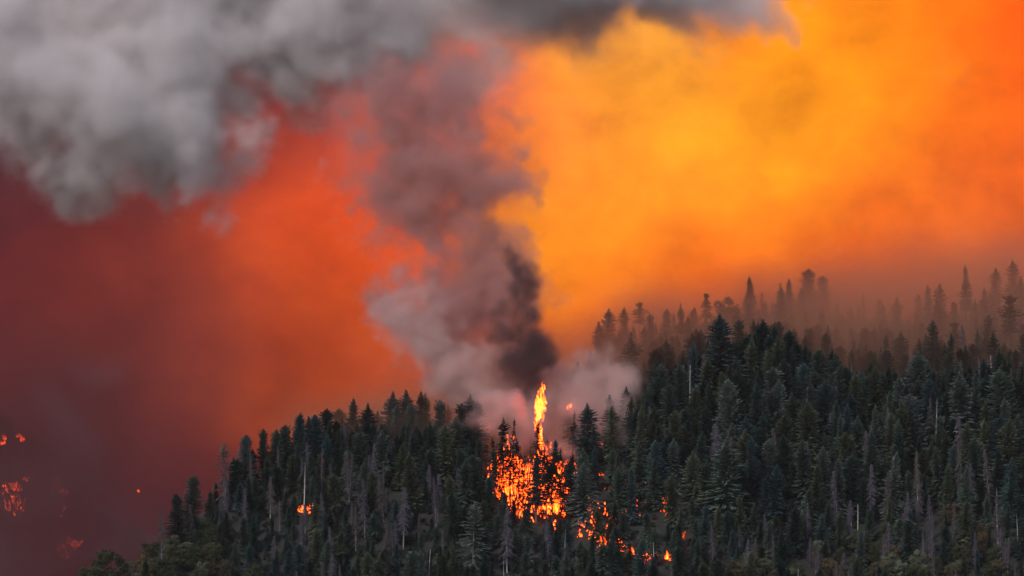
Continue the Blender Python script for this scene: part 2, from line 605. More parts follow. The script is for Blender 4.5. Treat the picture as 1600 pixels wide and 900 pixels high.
def broadleaf_crown(name, rng, H=14, R=5.5, n=26, leaves=95, size=.5, base=.25, mat=None):
    t = Tris()
    tri, sh = [], []
    for i in range(n):
        # clump centres over an uneven dome
        a = rng.random() * 6.28
        f = rng.random()
        rr = R * math.sqrt(max(.02, 1 - (f * 1.05 - .15) ** 2)) * rng.uniform(.35, .86)
        c = np.array([math.cos(a) * rr, math.sin(a) * rr, H * (base + (1 - base) * .88 * f)])
        cr_ = R * rng.uniform(.22, .40)
        tone = rng.uniform(.25, .9)
        for q in range(leaves):
            d = rng.normal(0, 1, 3)
            d /= np.linalg.norm(d) + 1e-6
            p_ = c + d * cr_ * rng.uniform(.6, 1.08) * np.array([1, 1, .75])
            u = np.cross(d, rng.normal(0, 1, 3))
            u /= np.linalg.norm(u) + 1e-6
            w = np.cross(d, u) + d * rng.normal(0, .5)
            s_ = size * rng.uniform(.6, 1.3)
            tri.append((p_ - u * s_ * .5, p_ + u * s_ * .5, p_ + w * s_))
            sh.append(tone * .6 + rng.uniform(0, .5))
    t.soup(np.array(tri), np.clip(sh, 0, 1))
    return t.mesh(name, mat or M_needle)


def limb_trunk(name, rng, H=14, r=.45, mat=None):
    t = Tris()
    z = np.linspace(-1.5, H * .55, 6)
    t.tube(np.c_[rng.normal(0, .15, 6), rng.normal(0, .15, 6), z], r * np.linspace(1.2, .6, 6), 7)
    for i in range(7):
        a = i * .9 + rng.normal(0, .3)
        s = np.linspace(0, 1, 5)
        L = H * rng.uniform(.28, .42)
        z0 = H * rng.uniform(.25, .5)
        t.tube(np.c_[np.cos(a) * L * s, np.sin(a) * L * s, z0 + L * .9 * s ** .8], r * .5 * (1 - .8 * s), 5)
    return t.mesh(name, mat or M_bark, smooth=True)


def R_(i):
    return np.random.default_rng(100 + i)


KINDS = {}      # kind -> list of (trunk mesh, crown mesh, height, (part names))
conifers = []
for i, (Rm, pw, dr, base, nb_, gap) in enumerate([
        (4.6, .80, .45, .05, 8, .02), (5.4, .75, .60, .06, 8, .05), (3.9, .90, .35, .06, 8, .02), (4.9, .62, .30, .08, 8, .04),
        (4.2, .70, .55, .10, 8, .08), (5.8, .85, .65, .05, 8, .06), (3.4, .75, .45, .10, 7, .06), (5.0, .55, .40, .12, 8, .06)]):
    tm, _, _ = trunk_mesh('trunk', R_(i), 29.3, .42, M_bark)
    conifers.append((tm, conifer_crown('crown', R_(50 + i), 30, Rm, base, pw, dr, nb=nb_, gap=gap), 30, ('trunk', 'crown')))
KINDS['conifer'] = conifers
bare = []
for i, (Rm, base, gap) in enumerate([(3.2, .38, .12), (3.6, .45, .15), (2.8, .34, .18), (3.9, .52, .12)]):
    tm, _, _ = trunk_mesh('trunk', R_(20 + i), 29.3, .40, M_bark)
    bare.append((tm, conifer_crown('crown', R_(70 + i), 30, Rm, base, .85, .35, gap=gap, nb=7, lump=.32), 30, ('trunk', 'crown')))
KINDS['bare'] = bare
char = []
for i, (Rm, base, gap) in enumerate([(2.8, .40, .35), (3.4, .48, .42), (2.2, .3, .4)]):
    tm, _, _ = trunk_mesh('trunk', R_(30 + i), 29.3, .42, M_char)
    char.append((tm, conifer_crown('crown', R_(80 + i), 30, Rm, base, .85, .35, gap=gap, nb=6, lump=.35), 30, ('trunk', 'crown')))
KINDS['charred'] = char
dead = []
for i, (Rm, base, n_, tw) in enumerate([(4.0, .12, 300, 11), (4.6, .2, 300, 10), (3.4, .15, 260, 12), (4.4, .3, 250, 11), (3.0, .1, 240, 10)]):
    tm, _, _ = trunk_mesh('trunk', R_(40 + i), 29, .33, M_deadbark)
    dead.append((tm, dead_branches('branches', R_(90 + i), 30, Rm, base, n_, tw), 30, ('trunk', 'branches')))
KINDS['dead'] = dead
snag = []
for i, (Rm, base, n_) in enumerate([(1.6, .35, 34), (2.0, .5, 26), (1.3, .3, 22)]):
    tm, _, _ = trunk_mesh('trunk', R_(60 + i), 29.5, .36, M_white, broken=(i == 1))
    snag.append((tm, dead_branches('branches', R_(110 + i), 30, Rm, base, n_, 1, fine=False, droop=.4), 30, ('trunk', 'branches')))
KINDS['snag'] = snag
oak = []
for i in range(4):
    oak.append((limb_trunk('trunk', R_(120 + i)), broadleaf_crown('crown', R_(130 + i), 14, 5.0 + .5 * i, 26 + 2 * i), 14, ('trunk', 'crown')))
KINDS['oak'] = oak
# one big half-dead pine with layered, widely spaced boughs
tmL, _, _ = trunk_mesh('trunk', R_(200), 29.6, .42, M_deadbark)
KINDS['layered'] = [(tmL, conifer_crown('bough', R_(201), 30, 6.4, .06, .62, .75, step=1.25, nb=9, gap=.12, clump=.72, lump=.12, split=True), 30, ('trunk', 'bough')),
                    (tmL, conifer_crown('crown', R_(202), 30, 5.2, .10, .55, .7, step=1.15, nb=8, gap=.15, clump=.72, lump=.18, split=True), 30, ('trunk', 'bough'))]

# ------------------------------------------------------------------ placing the trees
# each entry: dict(kind, x, y, z, h, color name/value, ...)
TREES = []


def occupied_px(px, py_base):
    return 0


def place(px, top, kind, want=30.0, band=(0, 60), color=None, var=None, note=None, wide=1.0):
    """stand a tree on the ground in direction px so that its tip reaches the sight line at photo height `top`;
    band = distance range from the first crest (negative: on the near face)"""
    dc = float(crest(np.array([float(px)]))[0][0])
    best = None
    v = (450 - top) * K
    for D in np.arange(dc + band[0], dc + band[1] + .1, 3.0):
        s = D / (CP - v * SP)
        x, zt = (px - 800) * K * s, (SP + v * CP) * s
        g = gz(x, D)
        hh = zt - g
        if hh < 6:
            continue
        sc = abs(hh - want)
        if best is None or sc < best[0]:
            best = (sc, x, D, g, hh)
    if best is None:
        return
    _, x, D, g, hh = best
    TREES.append(dict(kind=kind, x=x, y=D, z=g, h=min(hh, want * 1.8), color=color, var=var, note=note, hero=True, wide=wide))


F = (-12, 0)
# crest of the right-hand ridge, dark against the orange smoke
for px, top, h, wd in [(1197, 497, 34, 1.15), (1184, 503, 30, 1.0), (1210, 506, 30, 1.1), (1172, 520, 27, 1.), (1232, 514, 32, 1.), (1258, 538, 27, 1.05), (1138, 512, 28, .9),
                       (1150, 530, 24, 1), (1165, 525, 25, .9), (1120, 536, 24, 1), (1283, 545, 22, 1.0), (1300, 543, 30, .9), (1090, 552, 24, 1.), (1063, 568, 24, 1.),
                       (1320, 572, 26, 1.1), (1361, 565, 30, 1.2), (1388, 572, 26, 1), (1345, 590, 24, 1), (1420, 578, 24, 1), (1450, 570, 24, 1.1), (1480, 575, 22, 1), (1515, 568, 22, 1.2), (1548, 574, 24, 1),
                       (1578, 566, 24, 1), (1600, 560, 24, 1), (1030, 590, 24, 1), (1008, 600, 22, 1), (983, 583, 30, .85), (962, 651, 20, .9)]:
    place(px, top, 'conifer', h, (-14, 4), wide=wd)
place(983, 517, 'bare', 26, (20, 120), color='dark green', var=0, wide=.9)
# trees standing back in the smoke on the right
for px, top, kind, band, h in [
        (933, 522, 'conifer', (90, 220), 26), (1018, 489, 'conifer', (200, 330), 26), (1020, 530, 'conifer', (40, 160), 26), (1044, 527, 'conifer', (30, 120), 22),
        (1064, 472, 'bare', (150, 290), 30), (1088, 511, 'conifer', (20, 110), 24), (1104, 456, 'bare', (220, 320), 30), (1130, 463, 'oak', (200, 300), 24),
        (1173, 430, 'conifer', (300, 330), 32), (1171, 470, 'conifer', (110, 240), 26), (1219, 447, 'conifer', (130, 240), 30), (1232, 434, 'conifer', (200, 320), 30),
        (1253, 448, 'conifer', (230, 330), 27), (1262, 418, 'conifer', (320, 345), 30), (1289, 428, 'conifer', (320, 345), 26),
        (1283, 487, 'conifer', (150, 260), 24), (1259, 485, 'conifer', (150, 260), 22), (1331, 511, 'conifer', (100, 230), 22), (1307, 507, 'conifer', (100, 230), 22),
        (1399, 462, 'conifer', (180, 330), 30), (1453, 443, 'conifer', (200, 330), 32), (1468, 441, 'conifer', (240, 330), 32), (1469, 465, 'conifer', (100, 240), 30),
        (1510, 437, 'bare', (240, 330), 32), (1523, 467, 'conifer', (200, 300), 25), (1541, 463, 'conifer', (200, 300), 25), (1554, 416, 'conifer', (230, 330), 28),
        (1576, 458, 'bare', (60, 170), 34), (1596, 429, 'conifer', (200, 300), 34), (1543, 490, 'bare', (50, 150), 28), (1512, 412, 'conifer', (310, 335), 28), (1585, 404, 'conifer', (310, 335), 28),
        (1440, 500, 'conifer', (120, 240), 20), (1380, 495, 'conifer', (200, 320), 22), (1490, 470, 'conifer', (200, 300), 22),
        (900, 560, 'conifer', (60, 160), 26), (950, 480, 'conifer', (300, 330), 25), (975, 478, 'conifer', (300, 330), 26), (1000, 470, 'bare', (300, 330), 27),
        (1040, 480, 'conifer', (300, 330), 24), (1075, 492, 'conifer', (260, 330), 22), (940, 500, 'conifer', (280, 330), 24), (1150, 490, 'conifer', (200, 320), 20),
        (1422, 548, 'snag', (20, 80), 14), (1531, 534, 'snag', (20, 70), 14), (1550, 526, 'snag', (20, 70), 14), (1328, 567, 'snag', (5, 30), 18), (1501, 560, 'snag', (0, 30), 20), (1426, 545, 'snag', (5, 40), 20)]:
    place(px, top, kind, h, band, wide=1.0)
# crest of the left-hand ridge and the trees behind it
for px, top, h, wd in [(460, 642, 27, .8), (481, 648, 25, 1.1), (498, 646, 25, 1.1), (430, 668, 24, 1), (445, 662, 24, .9), (412, 668, 24, .8), (715, 650, 27, 1.25), (730, 664, 22, 1),
                       (636, 657, 25, .9), (673, 658, 25, .85), (690, 672, 22, .9), (655, 668, 22, .9), (620, 676, 20, 1), (598, 668, 22, 1.), (560, 672, 22, 1.2), (530, 668, 20, 1),
                       (515, 655, 22, 1), (383, 677, 26, .9), (395, 700, 22, 1), (365, 712, 22, 1), (298, 741, 28, 1), (750, 684, 20, .9), (575, 690, 18, 1)]:
    place(px, top, 'conifer', h, (-16, 2), wide=wd)
place(350, 690, 'layered', 32, (-16, 0), color='grey-green', var=1, wide=.75, note='tall sparse grey conifer on the left end of the left ridge, beside a dark fir')
place(253, 791, 'dead', 26, (-10, 0))
place(275, 770, 'conifer', 24, (-10, 0))
for px, top, kind, h, band in [(511, 636, 'conifer', 26, (20, 60)), (550, 620, 'conifer', 30, (20, 70)), (575, 627, 'bare', 28, (10, 50)), (608, 608, 'conifer', 32, (50, 88)), (635, 607, 'conifer', 31, (60, 88)),
                               (658, 609, 'conifer', 30, (60, 88)), (670, 611, 'conifer', 30, (60, 88)), (687, 622, 'conifer', 27, (50, 88)), (622, 630, 'conifer', 25, (40, 80)), (645, 630, 'conifer', 25, (40, 80)),
                               (700, 630, 'conifer', 25, (60, 88)), (590, 640, 'conifer', 22, (50, 88)), (735, 612, 'conifer', 28, (30, 80)), (722, 628, 'conifer', 25, (30, 80)), (745, 625, 'conifer', 25, (20, 60)),
                               (535, 650, 'conifer', 22, (30, 70))]:
    place(px, top, kind, h, band)
# trees among the flames
place(787, 651, 'charred', 36, (-48, -20), var=0, note='tall charred conifer with a thin crown, flames all round its bare trunk', wide=1.25)
place(776, 682, 'charred', 30, (-40, -15), var=2, note='slim blackened conifer left of the tallest charred tree in the flames')
place(810, 684, 'charred', 28, (-50, -20), var=1, wide=.8, note='short-crowned charred conifer right of the tallest one, bright flames behind its trunk')
place(827, 675, 'snag', 28, (-40, -10), color='char', note='bare thin pole of a burnt tree below the tall flame')
place(845, 708, 'bare', 27, (-60, -25), color='dark green', var=1, note='green-topped conifer with a bare trunk in the heart of the fire')
place(869, 685, 'conifer', 22, (-45, -8), color='dark green', var=0, note='dark cone-shaped fir above the right side of the fire')
place(895, 640, 'charred', 25, (-12, 0), var=2, note='thin smoking treetop with a small flame burning on its tip')
place(927, 661, 'conifer', 26, (-30, -5), color='dark green', var=2, wide=.8, note='slim dark fir rising into the pink smoke right of the fire')
place(929, 696, 'conifer', 24, (-60, -20), color='blue-green', var=2)
place(905, 712, 'conifer', 24, (-60, -20), color='dark green', var=0)
place(957, 700, 'conifer', 26, (-60, -20), color='mid green', var=1)
place(749, 685, 'conifer', 24, (-30, 0), color='dark green', var=6)
place(840, 655, 'charred', 30, (-30, -5), var=1, wide=.7, note='torching tree wrapped in the tall flame above the ridge')
place(800, 650, 'charred', 26, (-12, 0), var=2, wide=.7)
for px, top, kd, h, bd in [(838, 712, 'bare', 28, (-105, -72)), (853, 724, 'bare', 26, (-105, -75)), (772, 698, 'bare', 24, (-62, -42)), (798, 694, 'charred', 32, (-80, -52)), (877, 738, 'bare', 24, (-100, -70)),
                          (816, 730, 'charred', 26, (-85, -60)), (783, 706, 'charred', 26, (-66, -44)), (864, 716, 'charred', 30, (-105, -78)), (828, 742, 'charred', 22, (-92, -66)), (892, 722, 'conifer', 24, (-95, -70))]:
    place(px, top, kd, h, bd, color='dark green' if kd != 'charred' else None, wide=1.1)
for q in range(42):
    qx = random.uniform(766, 890)
    place(qx, random.uniform(688, 730) + (6 if qx > 820 else 0), 'charred' if q % 3 else 'snag', random.uniform(14, 26), (-75, -12), color='char', wide=.8)
place(1021, 652, 'conifer', 28, (-90, -20), color='mid green', var=0)
# single trees on the near faces
place(738, 782, 'layered', 38, (-135, -90), color='grey-green', var=0, wide=.95, note='big grey-green half-dead pine with wide layered boughs at the bottom, left of centre')
place(792, 787, 'dead', 36, (-150, -90), var=1, note='tall grey dead conifer right of the big layered pine')
place(600, 730, 'dead', 30, (-90, -30), var=0)
place(630, 757, 'dead', 34, (-100, -40), var=3)
place(570, 745, 'dead', 32, (-100, -30), var=0)
place(475, 720, 'snag', 28, (-70, -20), color='white', var=0, note='tall white dead trunk standing on the left slope above the small spot fire')
place(545, 708, 'dead', 26, (-60, -10), var=2)
place(502, 697, 'dead', 27, (-60, -10), var=4)
place(1122, 645, 'layered', 42, (-110, -40), color='grey-green', var=0, wide=.62, note='broad pale grey-green conifer with feathery boughs on the right slope')
place(1302, 640, 'layered', 26, (-80, -10), color='grey-green', var=1, wide=.85, note='rounded pale conifer with drooping boughs high on the right slope')
place(1461, 620, 'snag', 28, (-60, -5), color='white', var=0, note='tall bleached white snag, highest of the bare trunks on the right slope')
place(1452, 618, 'dead', 26, (-60, -5), var=0)
place(1362, 712, 'snag', 16, (-120, -50), color='white', var=1, note='short bright white broken trunk halfway down the right slope')
place(1590, 800, 'snag', 34, (-150, -90), color='white', var=2, note='tall pale bare trunk in the bottom right corner')
place(1558, 760, 'snag', 34, (-140, -70), color='white', var=0)
place(1208, 686, 'dead', 28, (-110, -50), var=1, color='red', note='reddish-brown dead conifer on the right slope below the crest firs')
place(1418, 765, 'dead', 36, (-130, -60), var=0)
place(1360, 792, 'dead', 30, (-130, -70), var=2)
place(1237, 812, 'dead', 32, (-150, -80), var=4)
place(1330, 780, 'dead', 28, (-130, -70), var=3)
place(1452, 770, 'dead', 36, (-130, -70), var=1)
place(1507, 727, 'dead', 28, (-110, -50), var=2)
place(1150, 672, 'dead', 28, (-100, -40), var=1)
for px, top, h, c in [(1167, 862, 14, 'pale olive'), (1320, 878, 13, 'brown-olive'), (1407, 872, 10, 'pale green'), (1540, 738, 13, 'yellow-green'), (1490, 782, 13, 'rusty brown'), (1580, 776, 13, 'rusty brown'),
                      (167, 858, 17, 'dark olive'), (227, 876, 12, 'rusty brown'), (320, 810, 17, 'dark olive'), (335, 848, 16, 'dark olive'), (135, 880, 12, 'dark olive'), (270, 862, 14, 'dark olive'),
                      (1280, 842, 13, 'pale olive'), (1500, 850, 14, 'dark olive'), (1240, 885, 12, 'pale olive'), (1460, 868, 13, 'dark olive'), (1560, 870, 13, 'brown-olive'), (200, 893, 12, 'brown-olive'),
                      (1370, 845, 12, 'dark olive'), (395, 880, 13, 'dark olive'), (1120, 880, 12, 'pale olive'), (1535, 815, 12, 'rusty brown')]:
    place(px, top, 'oak', h, (-260, -1), color=c)

# the forest that fills the slopes between them
HERO = len(TREES)
hx = np.array([t['x'] for t in TREES])
hy = np.array([t['y'] for t in TREES])
FLOW = np.array([(748, 735), (765, 752), (800, 786), (840, 812), (870, 822), (893, 815), (905, 770)], float)   # lower edge of the open flames
rng = np.random.default_rng(5)
cand = []
for y in np.arange(1842, 2700, 9.3):
    half = y * math.tan(math.radians(7.5)) * 1.10
    for x in np.arange(-half, half, 9.3):
        cand.append((x + rng.uniform(-4.2, 4.2), y + rng.uniform(-4.2, 4.2)))
cand = np.array(cand)
cz = ground_z(cand[:, 0], cand[:, 1])
cpx, cpy = to_px(cand[:, 0], cand[:, 1], cz)
cdc, _ = crest(cpx)
for i in range(len(cand)):
    x, y = cand[i]
    px, py, t = cpx[i], cpy[i], y - cdc[i]
    if t > 100 and px < 900 or t > 345:
        continue
    if px < 60 and t > 0:
        continue
    if t > 4 and px < 430:
        continue
    if t > 20 and rng.random() < ((.60 if t > 130 else .22) if px > 900 else .35):
        continue
    dmin = np.min(np.abs(hx - x) + np.abs(hy - y)) if len(hx) else 99
    if dmin < 5.5:
        continue
    r = rng.random()
    big = vnoise(np.array([x / 60.]), np.array([y / 60.]))[0]
    kind, h, col = 'conifer', rng.uniform(17, 29) + 8 * big, None
    h *= 1.28 if px > 900 else .98
    q_ = rng.random()
    if q_ < .20:
        h *= .6
    elif q_ > .88:
        h *= 1.3
    if py > 830 and t < 0:
        h = min(h, rng.uniform(14, 26))
    # dead stands
    pd = .07
    if 330 < px < 700 and 725 < py < 900:
        pd = .30
    if px > 1290 and py > 800:
        pd = .40
    if 1100 < px < 1290 and py > 760:
        pd = .2
    if t > 10:
        pd = .05
    if r < pd:
        kind = 'dead'
        h *= 1.02
    elif r < pd + .012:
        kind, col = 'snag', 'pale'
        h *= .72 if t > 100 else .85
    ob = 0
    if py > 905 and (px < 420 or px > 1080):
        ob = .5
    if py > 870 and (px < 330):
        ob = .75
    if py > 850 and px > 1250 and kind != 'dead':
        ob = max(ob, .25)
    if rng.random() < ob:
        kind, h = 'oak', rng.uniform(9, 15)
        col = ['dark olive', 'brown-olive', 'pale olive', 'dark olive', 'rusty brown'][int(rng.integers(0, 5))]
    # the burning stand is open
    if 745 < px < 905:
        low = np.interp(px, FLOW[:, 0], FLOW[:, 1])
        if t < 0 and py < low:
            if rng.random() < .40:
                continue
            kind, h = 'charred', rng.uniform(13, 24)
            if py - h / (K * y) < 655:
                continue
        elif py >= low:
            top = py - h / (K * y)
            if top < low - 8:
                h = (py - low + 8) * K * y
                if h < 7:
                    continue
                kind = 'conifer' if kind == 'dead' and rng.random() < .5 else kind
        elif t >= 0 and py - h / (K * y) < 690:
            continue
    elif 905 <= px < 1075 and 730 < py < 905:
        if rng.random() < .42:
            continue
        h *= .85
        kind = 'conifer'
    if t > 12 and px > 900:       # in the smoke behind the right ridge
        h *= .72 if t > 100 else .85
        top = py - h / (K * y)
        if top < np.interp(px, [900, 1000, 1190, 1300, 1600], [560, 520, 490, 500, 490]):
            h *= .6
        if rng.random() < .15:
            kind = 'bare'
    if -14 < t < 60:              # keep the crest outline
        top = py - h / (K * y)
        lim = np.interp(px, [200, 250, 300, 350, 400, 450, 500, 600, 700, 760, 800, 960, 1000, 1050, 1120, 1190, 1250, 1300, 1340, 1600],
                        [850, 812, 765, 725, 690, 662, 655, 660, 665, 690, 700, 655, 605, 575, 540, 515, 535, 560, 580, 575])
        if top < lim:
            h = min(h, max(6, (py - lim) * K * y))
            if h < 8:
                continue
    h = max(h, 6)
    TREES.append(dict(kind=kind, x=x, y=y, z=float(cz[i]), h=float(h), color=col, var=None, note=None, hero=False, wide=float(rng.uniform(.85, 1.2))))

# ------------------------------------------------------------------ how much of each tree can be seen (painted front to back)
SX, SY = 800, 450
occ = np.zeros((SY, SX), bool)
order = sorted(range(len(TREES)), key=lambda i: TREES[i]['y'])
for i in order:
    t = TREES[i]
    bx, by = to_px(t['x'], t['y'], t['z'])
    tx, ty = to_px(t['x'], t['y'], t['z'] + t['h'])
    t['px'], t['top'], t['base'] = bx, ty, by
    wpx = {'conifer': .24, 'bare': .16, 'charred': .1, 'dead': .09, 'snag': .02, 'oak': .38, 'layered': .22}[t['kind']] * (by - ty) * t['wide']
    y0, y1 = int(max(0, ty / 2)), int(min(SY, by / 2))
    vis = 0
    for yy in range(y0, y1):
        f = (yy * 2 - ty) / (by - ty)
        hw = wpx * (min(1, f * 1.3 + .08) if t['kind'] != 'oak' else 1) / 2
        a, b_ = int(max(0, bx / 2 - hw)), int(min(SX, bx / 2 + hw + 1))
        if b_ > a:
            row = occ[yy, a:b_]
            vis += (~row).sum()
            row[:] = True
    t['vis'] = int(vis)
NEAR = list(TREES)
FAR = []
for i in range(600):
    y = rng.uniform(3330, 3790)
    x = rng.uniform(-.150, -.108) * y
    FAR.append(dict(kind='conifer', x=x, y=y, z=gz(x, y), h=float(rng.uniform(20, 34)), wide=1.2))

CAT = {'conifer': 'conifer', 'bare': 'conifer', 'charred': 'burning tree', 'layered': 'conifer', 'dead': 'dead tree', 'snag': 'snag', 'oak': 'broadleaf tree'}
by_cat = {}
for t in TREES:
    by_cat.setdefault(CAT[t['kind']], []).append(t)
single, rest = [], []
for c, L in by_cat.items():
    L.sort(key=lambda t: (-(t['note'] is not None), -t['vis']))
    L2 = [t for t in L if t['vis'] >= 3 or t['note']]
    single += L2[:295]
    rest += L2[295:] + [t for t in L if t['vis'] < 3 and not t['note'] and rng.random() < .6]
print('TREES', len(TREES), 'single', len(single), 'rest', len(rest), {c: len(L) for c, L in by_cat.items()})

LEAFCOL = dict(GREENS)
LEAFCOL.update({'dark olive': (0.040, 0.046, 0.024), 'pale olive': (0.085, 0.090, 0.058), 'pale green': (0.13, 0.15, 0.10), 'yellow-green': (0.10, 0.095, 0.032),
                'rusty brown': (0.085, 0.060, 0.035), 'brown-olive': (0.065, 0.055, 0.034)})
DEADCOL = {'grey-purple': (0.088, 0.074, 0.094), 'brown-grey': (0.085, 0.072, 0.070), 'red': (0.115, 0.052, 0.055), 'pale': (.22, .2, .21), 'white': (.4, .37, .37), 'char': (0.015, .013, .012)}


def new_thing(name, loc, scale, rz, tilt=(0, 0)):
    o = bpy.data.objects.new(name, None)
    o.empty_display_size = 1
    COL.objects.link(o)
    o.location = loc
    o.rotation_euler = (tilt[0], tilt[1], rz)
    o.scale = scale
    return o


PROTO = {}


def tree_object(t):
    kind = t['kind']
    vs = KINDS[kind]
    vi = t['var'] if t['var'] is not None else random.randrange(len(vs))
    tm, cm, H, (n0, n1) = vs[vi % len(vs)]
    s = t['h'] / H
    if kind in ('dead', 'snag'):
        cn = t['color'] or random.choice(['grey-purple', 'grey-purple', 'brown-grey'])
        colv = DEADCOL[cn]
    elif kind == 'charred':
        cn = 'black'
        colv = (0.016, 0.016, 0.012)
    elif kind == 'oak':
        cn = t['color'] or 'dark olive'
        colv = LEAFCOL[cn]
    else:
        if not t['color']:
            deep = -14 < t['y'] - float(crest(np.array([t['px']]))[0][0]) or t['hero']
            t['color'] = random.choice(['dark green', 'dark green', 'blue-green', 'mid green'] if deep else
                                       ['dark green', 'mid green', 'mid green', 'blue-green', 'olive green', 'grey-green', 'olive green'])
        cn = t['color']
        colv = LEAFCOL[cn]
    t['cname'] = cn
    j = random.uniform(.82, 1.2)
    colv = tuple(min(1, q * j * (1.1 if kind in ('charred', 'dead', 'snag', 'oak') else 1.75)) for q in colv)
    name = {'conifer': 'fir_tree', 'bare': 'pine_tree', 'layered': 'pine_tree', 'charred': 'burnt_tree', 'dead': 'dead_tree', 'snag': 'bare_snag', 'oak': 'oak_tree'}[kind]
    w = s * t['wide'] * (random.uniform(.88, 1.15) if not t['note'] else 1)
    if kind in ('conifer', 'dead') and t['h'] < 18:
        w *= 1.2
    root = new_thing(name, (t['x'], t['y'], t['z'] - .3), (w, w, s), random.random() * 6.28 if not t['note'] else 0.4,
                     (random.gauss(0, .035), random.gauss(0, .035)))
    if (kind, vi) not in PROTO:                      # first of its shape: make the parts
        a = bpy.data.objects.new(n0, tm)
        cs = [bpy.data.objects.new(n1, q) for q in (cm if isinstance(cm, list) else [cm])]
        PROTO[(kind, vi)] = (a, *cs)
    else:                                            # later ones: copies of the parts, sharing the mesh
        a, *cs = [q.copy() for q in PROTO[(kind, vi)]]
    for q in (a, *cs):
        COL.objects.link(q)
        q.parent = root
        q.color = (*colv, 1)
    if kind == 'snag':
        cs[0]['kind'] = 'stuff'
    if kind == 'snag' and t['color'] == 'char':
        a.material_slots[0].link = 'OBJECT'
        a.material_slots[0].material = M_char
    t['obj'] = root
    root['category'] = CAT[kind]
    return root


for t in single:
    tree_object(t)


# labels: look first, then the stretch of slope it stands on, then its order there
def zone(t):
    px, d = t['px'], t['y'] - float(crest(np.array([t['px']]))[0][0])
    mid = t['base']
    if 745 <= px < 905 and d < 10 and mid < np.interp(px, FLOW[:, 0], FLOW[:, 1]) + 6:
        return 'inside the main fire'
    if px >= 880 and d > 180:
        return 'deep in the orange smoke'
    if px >= 880 and d > 8:
        return 'in thin smoke behind the right crest'
    if px < 880 and d > 8:
        return 'in red smoke behind the left crest'
    if 880 <= px < 1080 and mid > 730 and mid < 890:
        return 'around the low fire'
    if d > -18:
        return 'along the right crest' if px > 830 else 'along the left crest'
    if 745 <= px < 905:
        return 'below the main fire'
    side = 'left' if px < 830 else 'right'
    if mid > 905:
        return 'at the bottom edge, %s half' % side
    if mid > 840:
        return 'low on the %s slope' % side
    if mid > 760:
        return 'midway down the %s slope' % side
    return 'high on the %s slope' % side


ORD = 'first second third fourth fifth sixth seventh eighth ninth tenth eleventh twelfth thirteenth fourteenth fifteenth sixteenth seventeenth eighteenth nineteenth twentieth'.split()
TENS = {2: 'twenty', 3: 'thirty', 4: 'forty', 5: 'fifty', 6: 'sixty', 7: 'seventy', 8: 'eighty', 9: 'ninety'}


def ordinal(n):
    if n <= 20:
        return ORD[n - 1]
    if n % 10 == 0:
        return TENS[n // 10][:-1] + 'ieth'
    return TENS[n // 10] + '-' + ORD[n % 10 - 1]


GROUP = {'conifer': 'green conifers on the slopes', 'dead tree': 'dead conifers on the slopes', 'snag': 'bare snags on the slopes',
         'broadleaf tree': 'broadleaf trees on the slopes', 'burning tree': 'charred trees in the fire'}
bins = {}
for t in single:
    t['obj']['group'] = GROUP[CAT[t['kind']]]
    if t['note']:
        t['obj']['label'] = t['note']
        continue
    size = 'tall' if t['h'] > 27 else ('short' if t['h'] < 18 else 'medium')
    if t['kind'] == 'oak':
        size = 'round'
    noun = {'conifer': 'firs', 'bare': 'bare-trunked pines', 'layered': 'sparse pines', 'charred': 'charred conifers', 'dead': 'dead conifers', 'snag': 'bare snags', 'oak': 'leafy trees'}[t['kind']]
    cn = {'black': '', 'white': 'white', 'pale': 'pale', 'red': 'reddish', 'char': 'blackened'}.get(t['cname'], t['cname'])
    bins.setdefault((size, cn, noun, zone(t)), []).append(t)
for (size, cn, noun, zn), L in bins.items():
    L.sort(key=lambda t: t['px'])
    for i, t in enumerate(L):
        one = noun[:-1]
        if len(L) == 1:
            t['obj']['label'] = ' '.join(('only %s %s %s %s' % (size, cn, one, zn)).split())
        elif len(L) == 2:
            t['obj']['label'] = ' '.join(('%s of two %s %s %s %s' % (('left', 'right')[i], size, cn, noun, zn)).split())
        else:
            t['obj']['label'] = ' '.join(('%s %s %s %s from the left %s' % (ordinal(i + 1), size, cn, one, zn)).split())


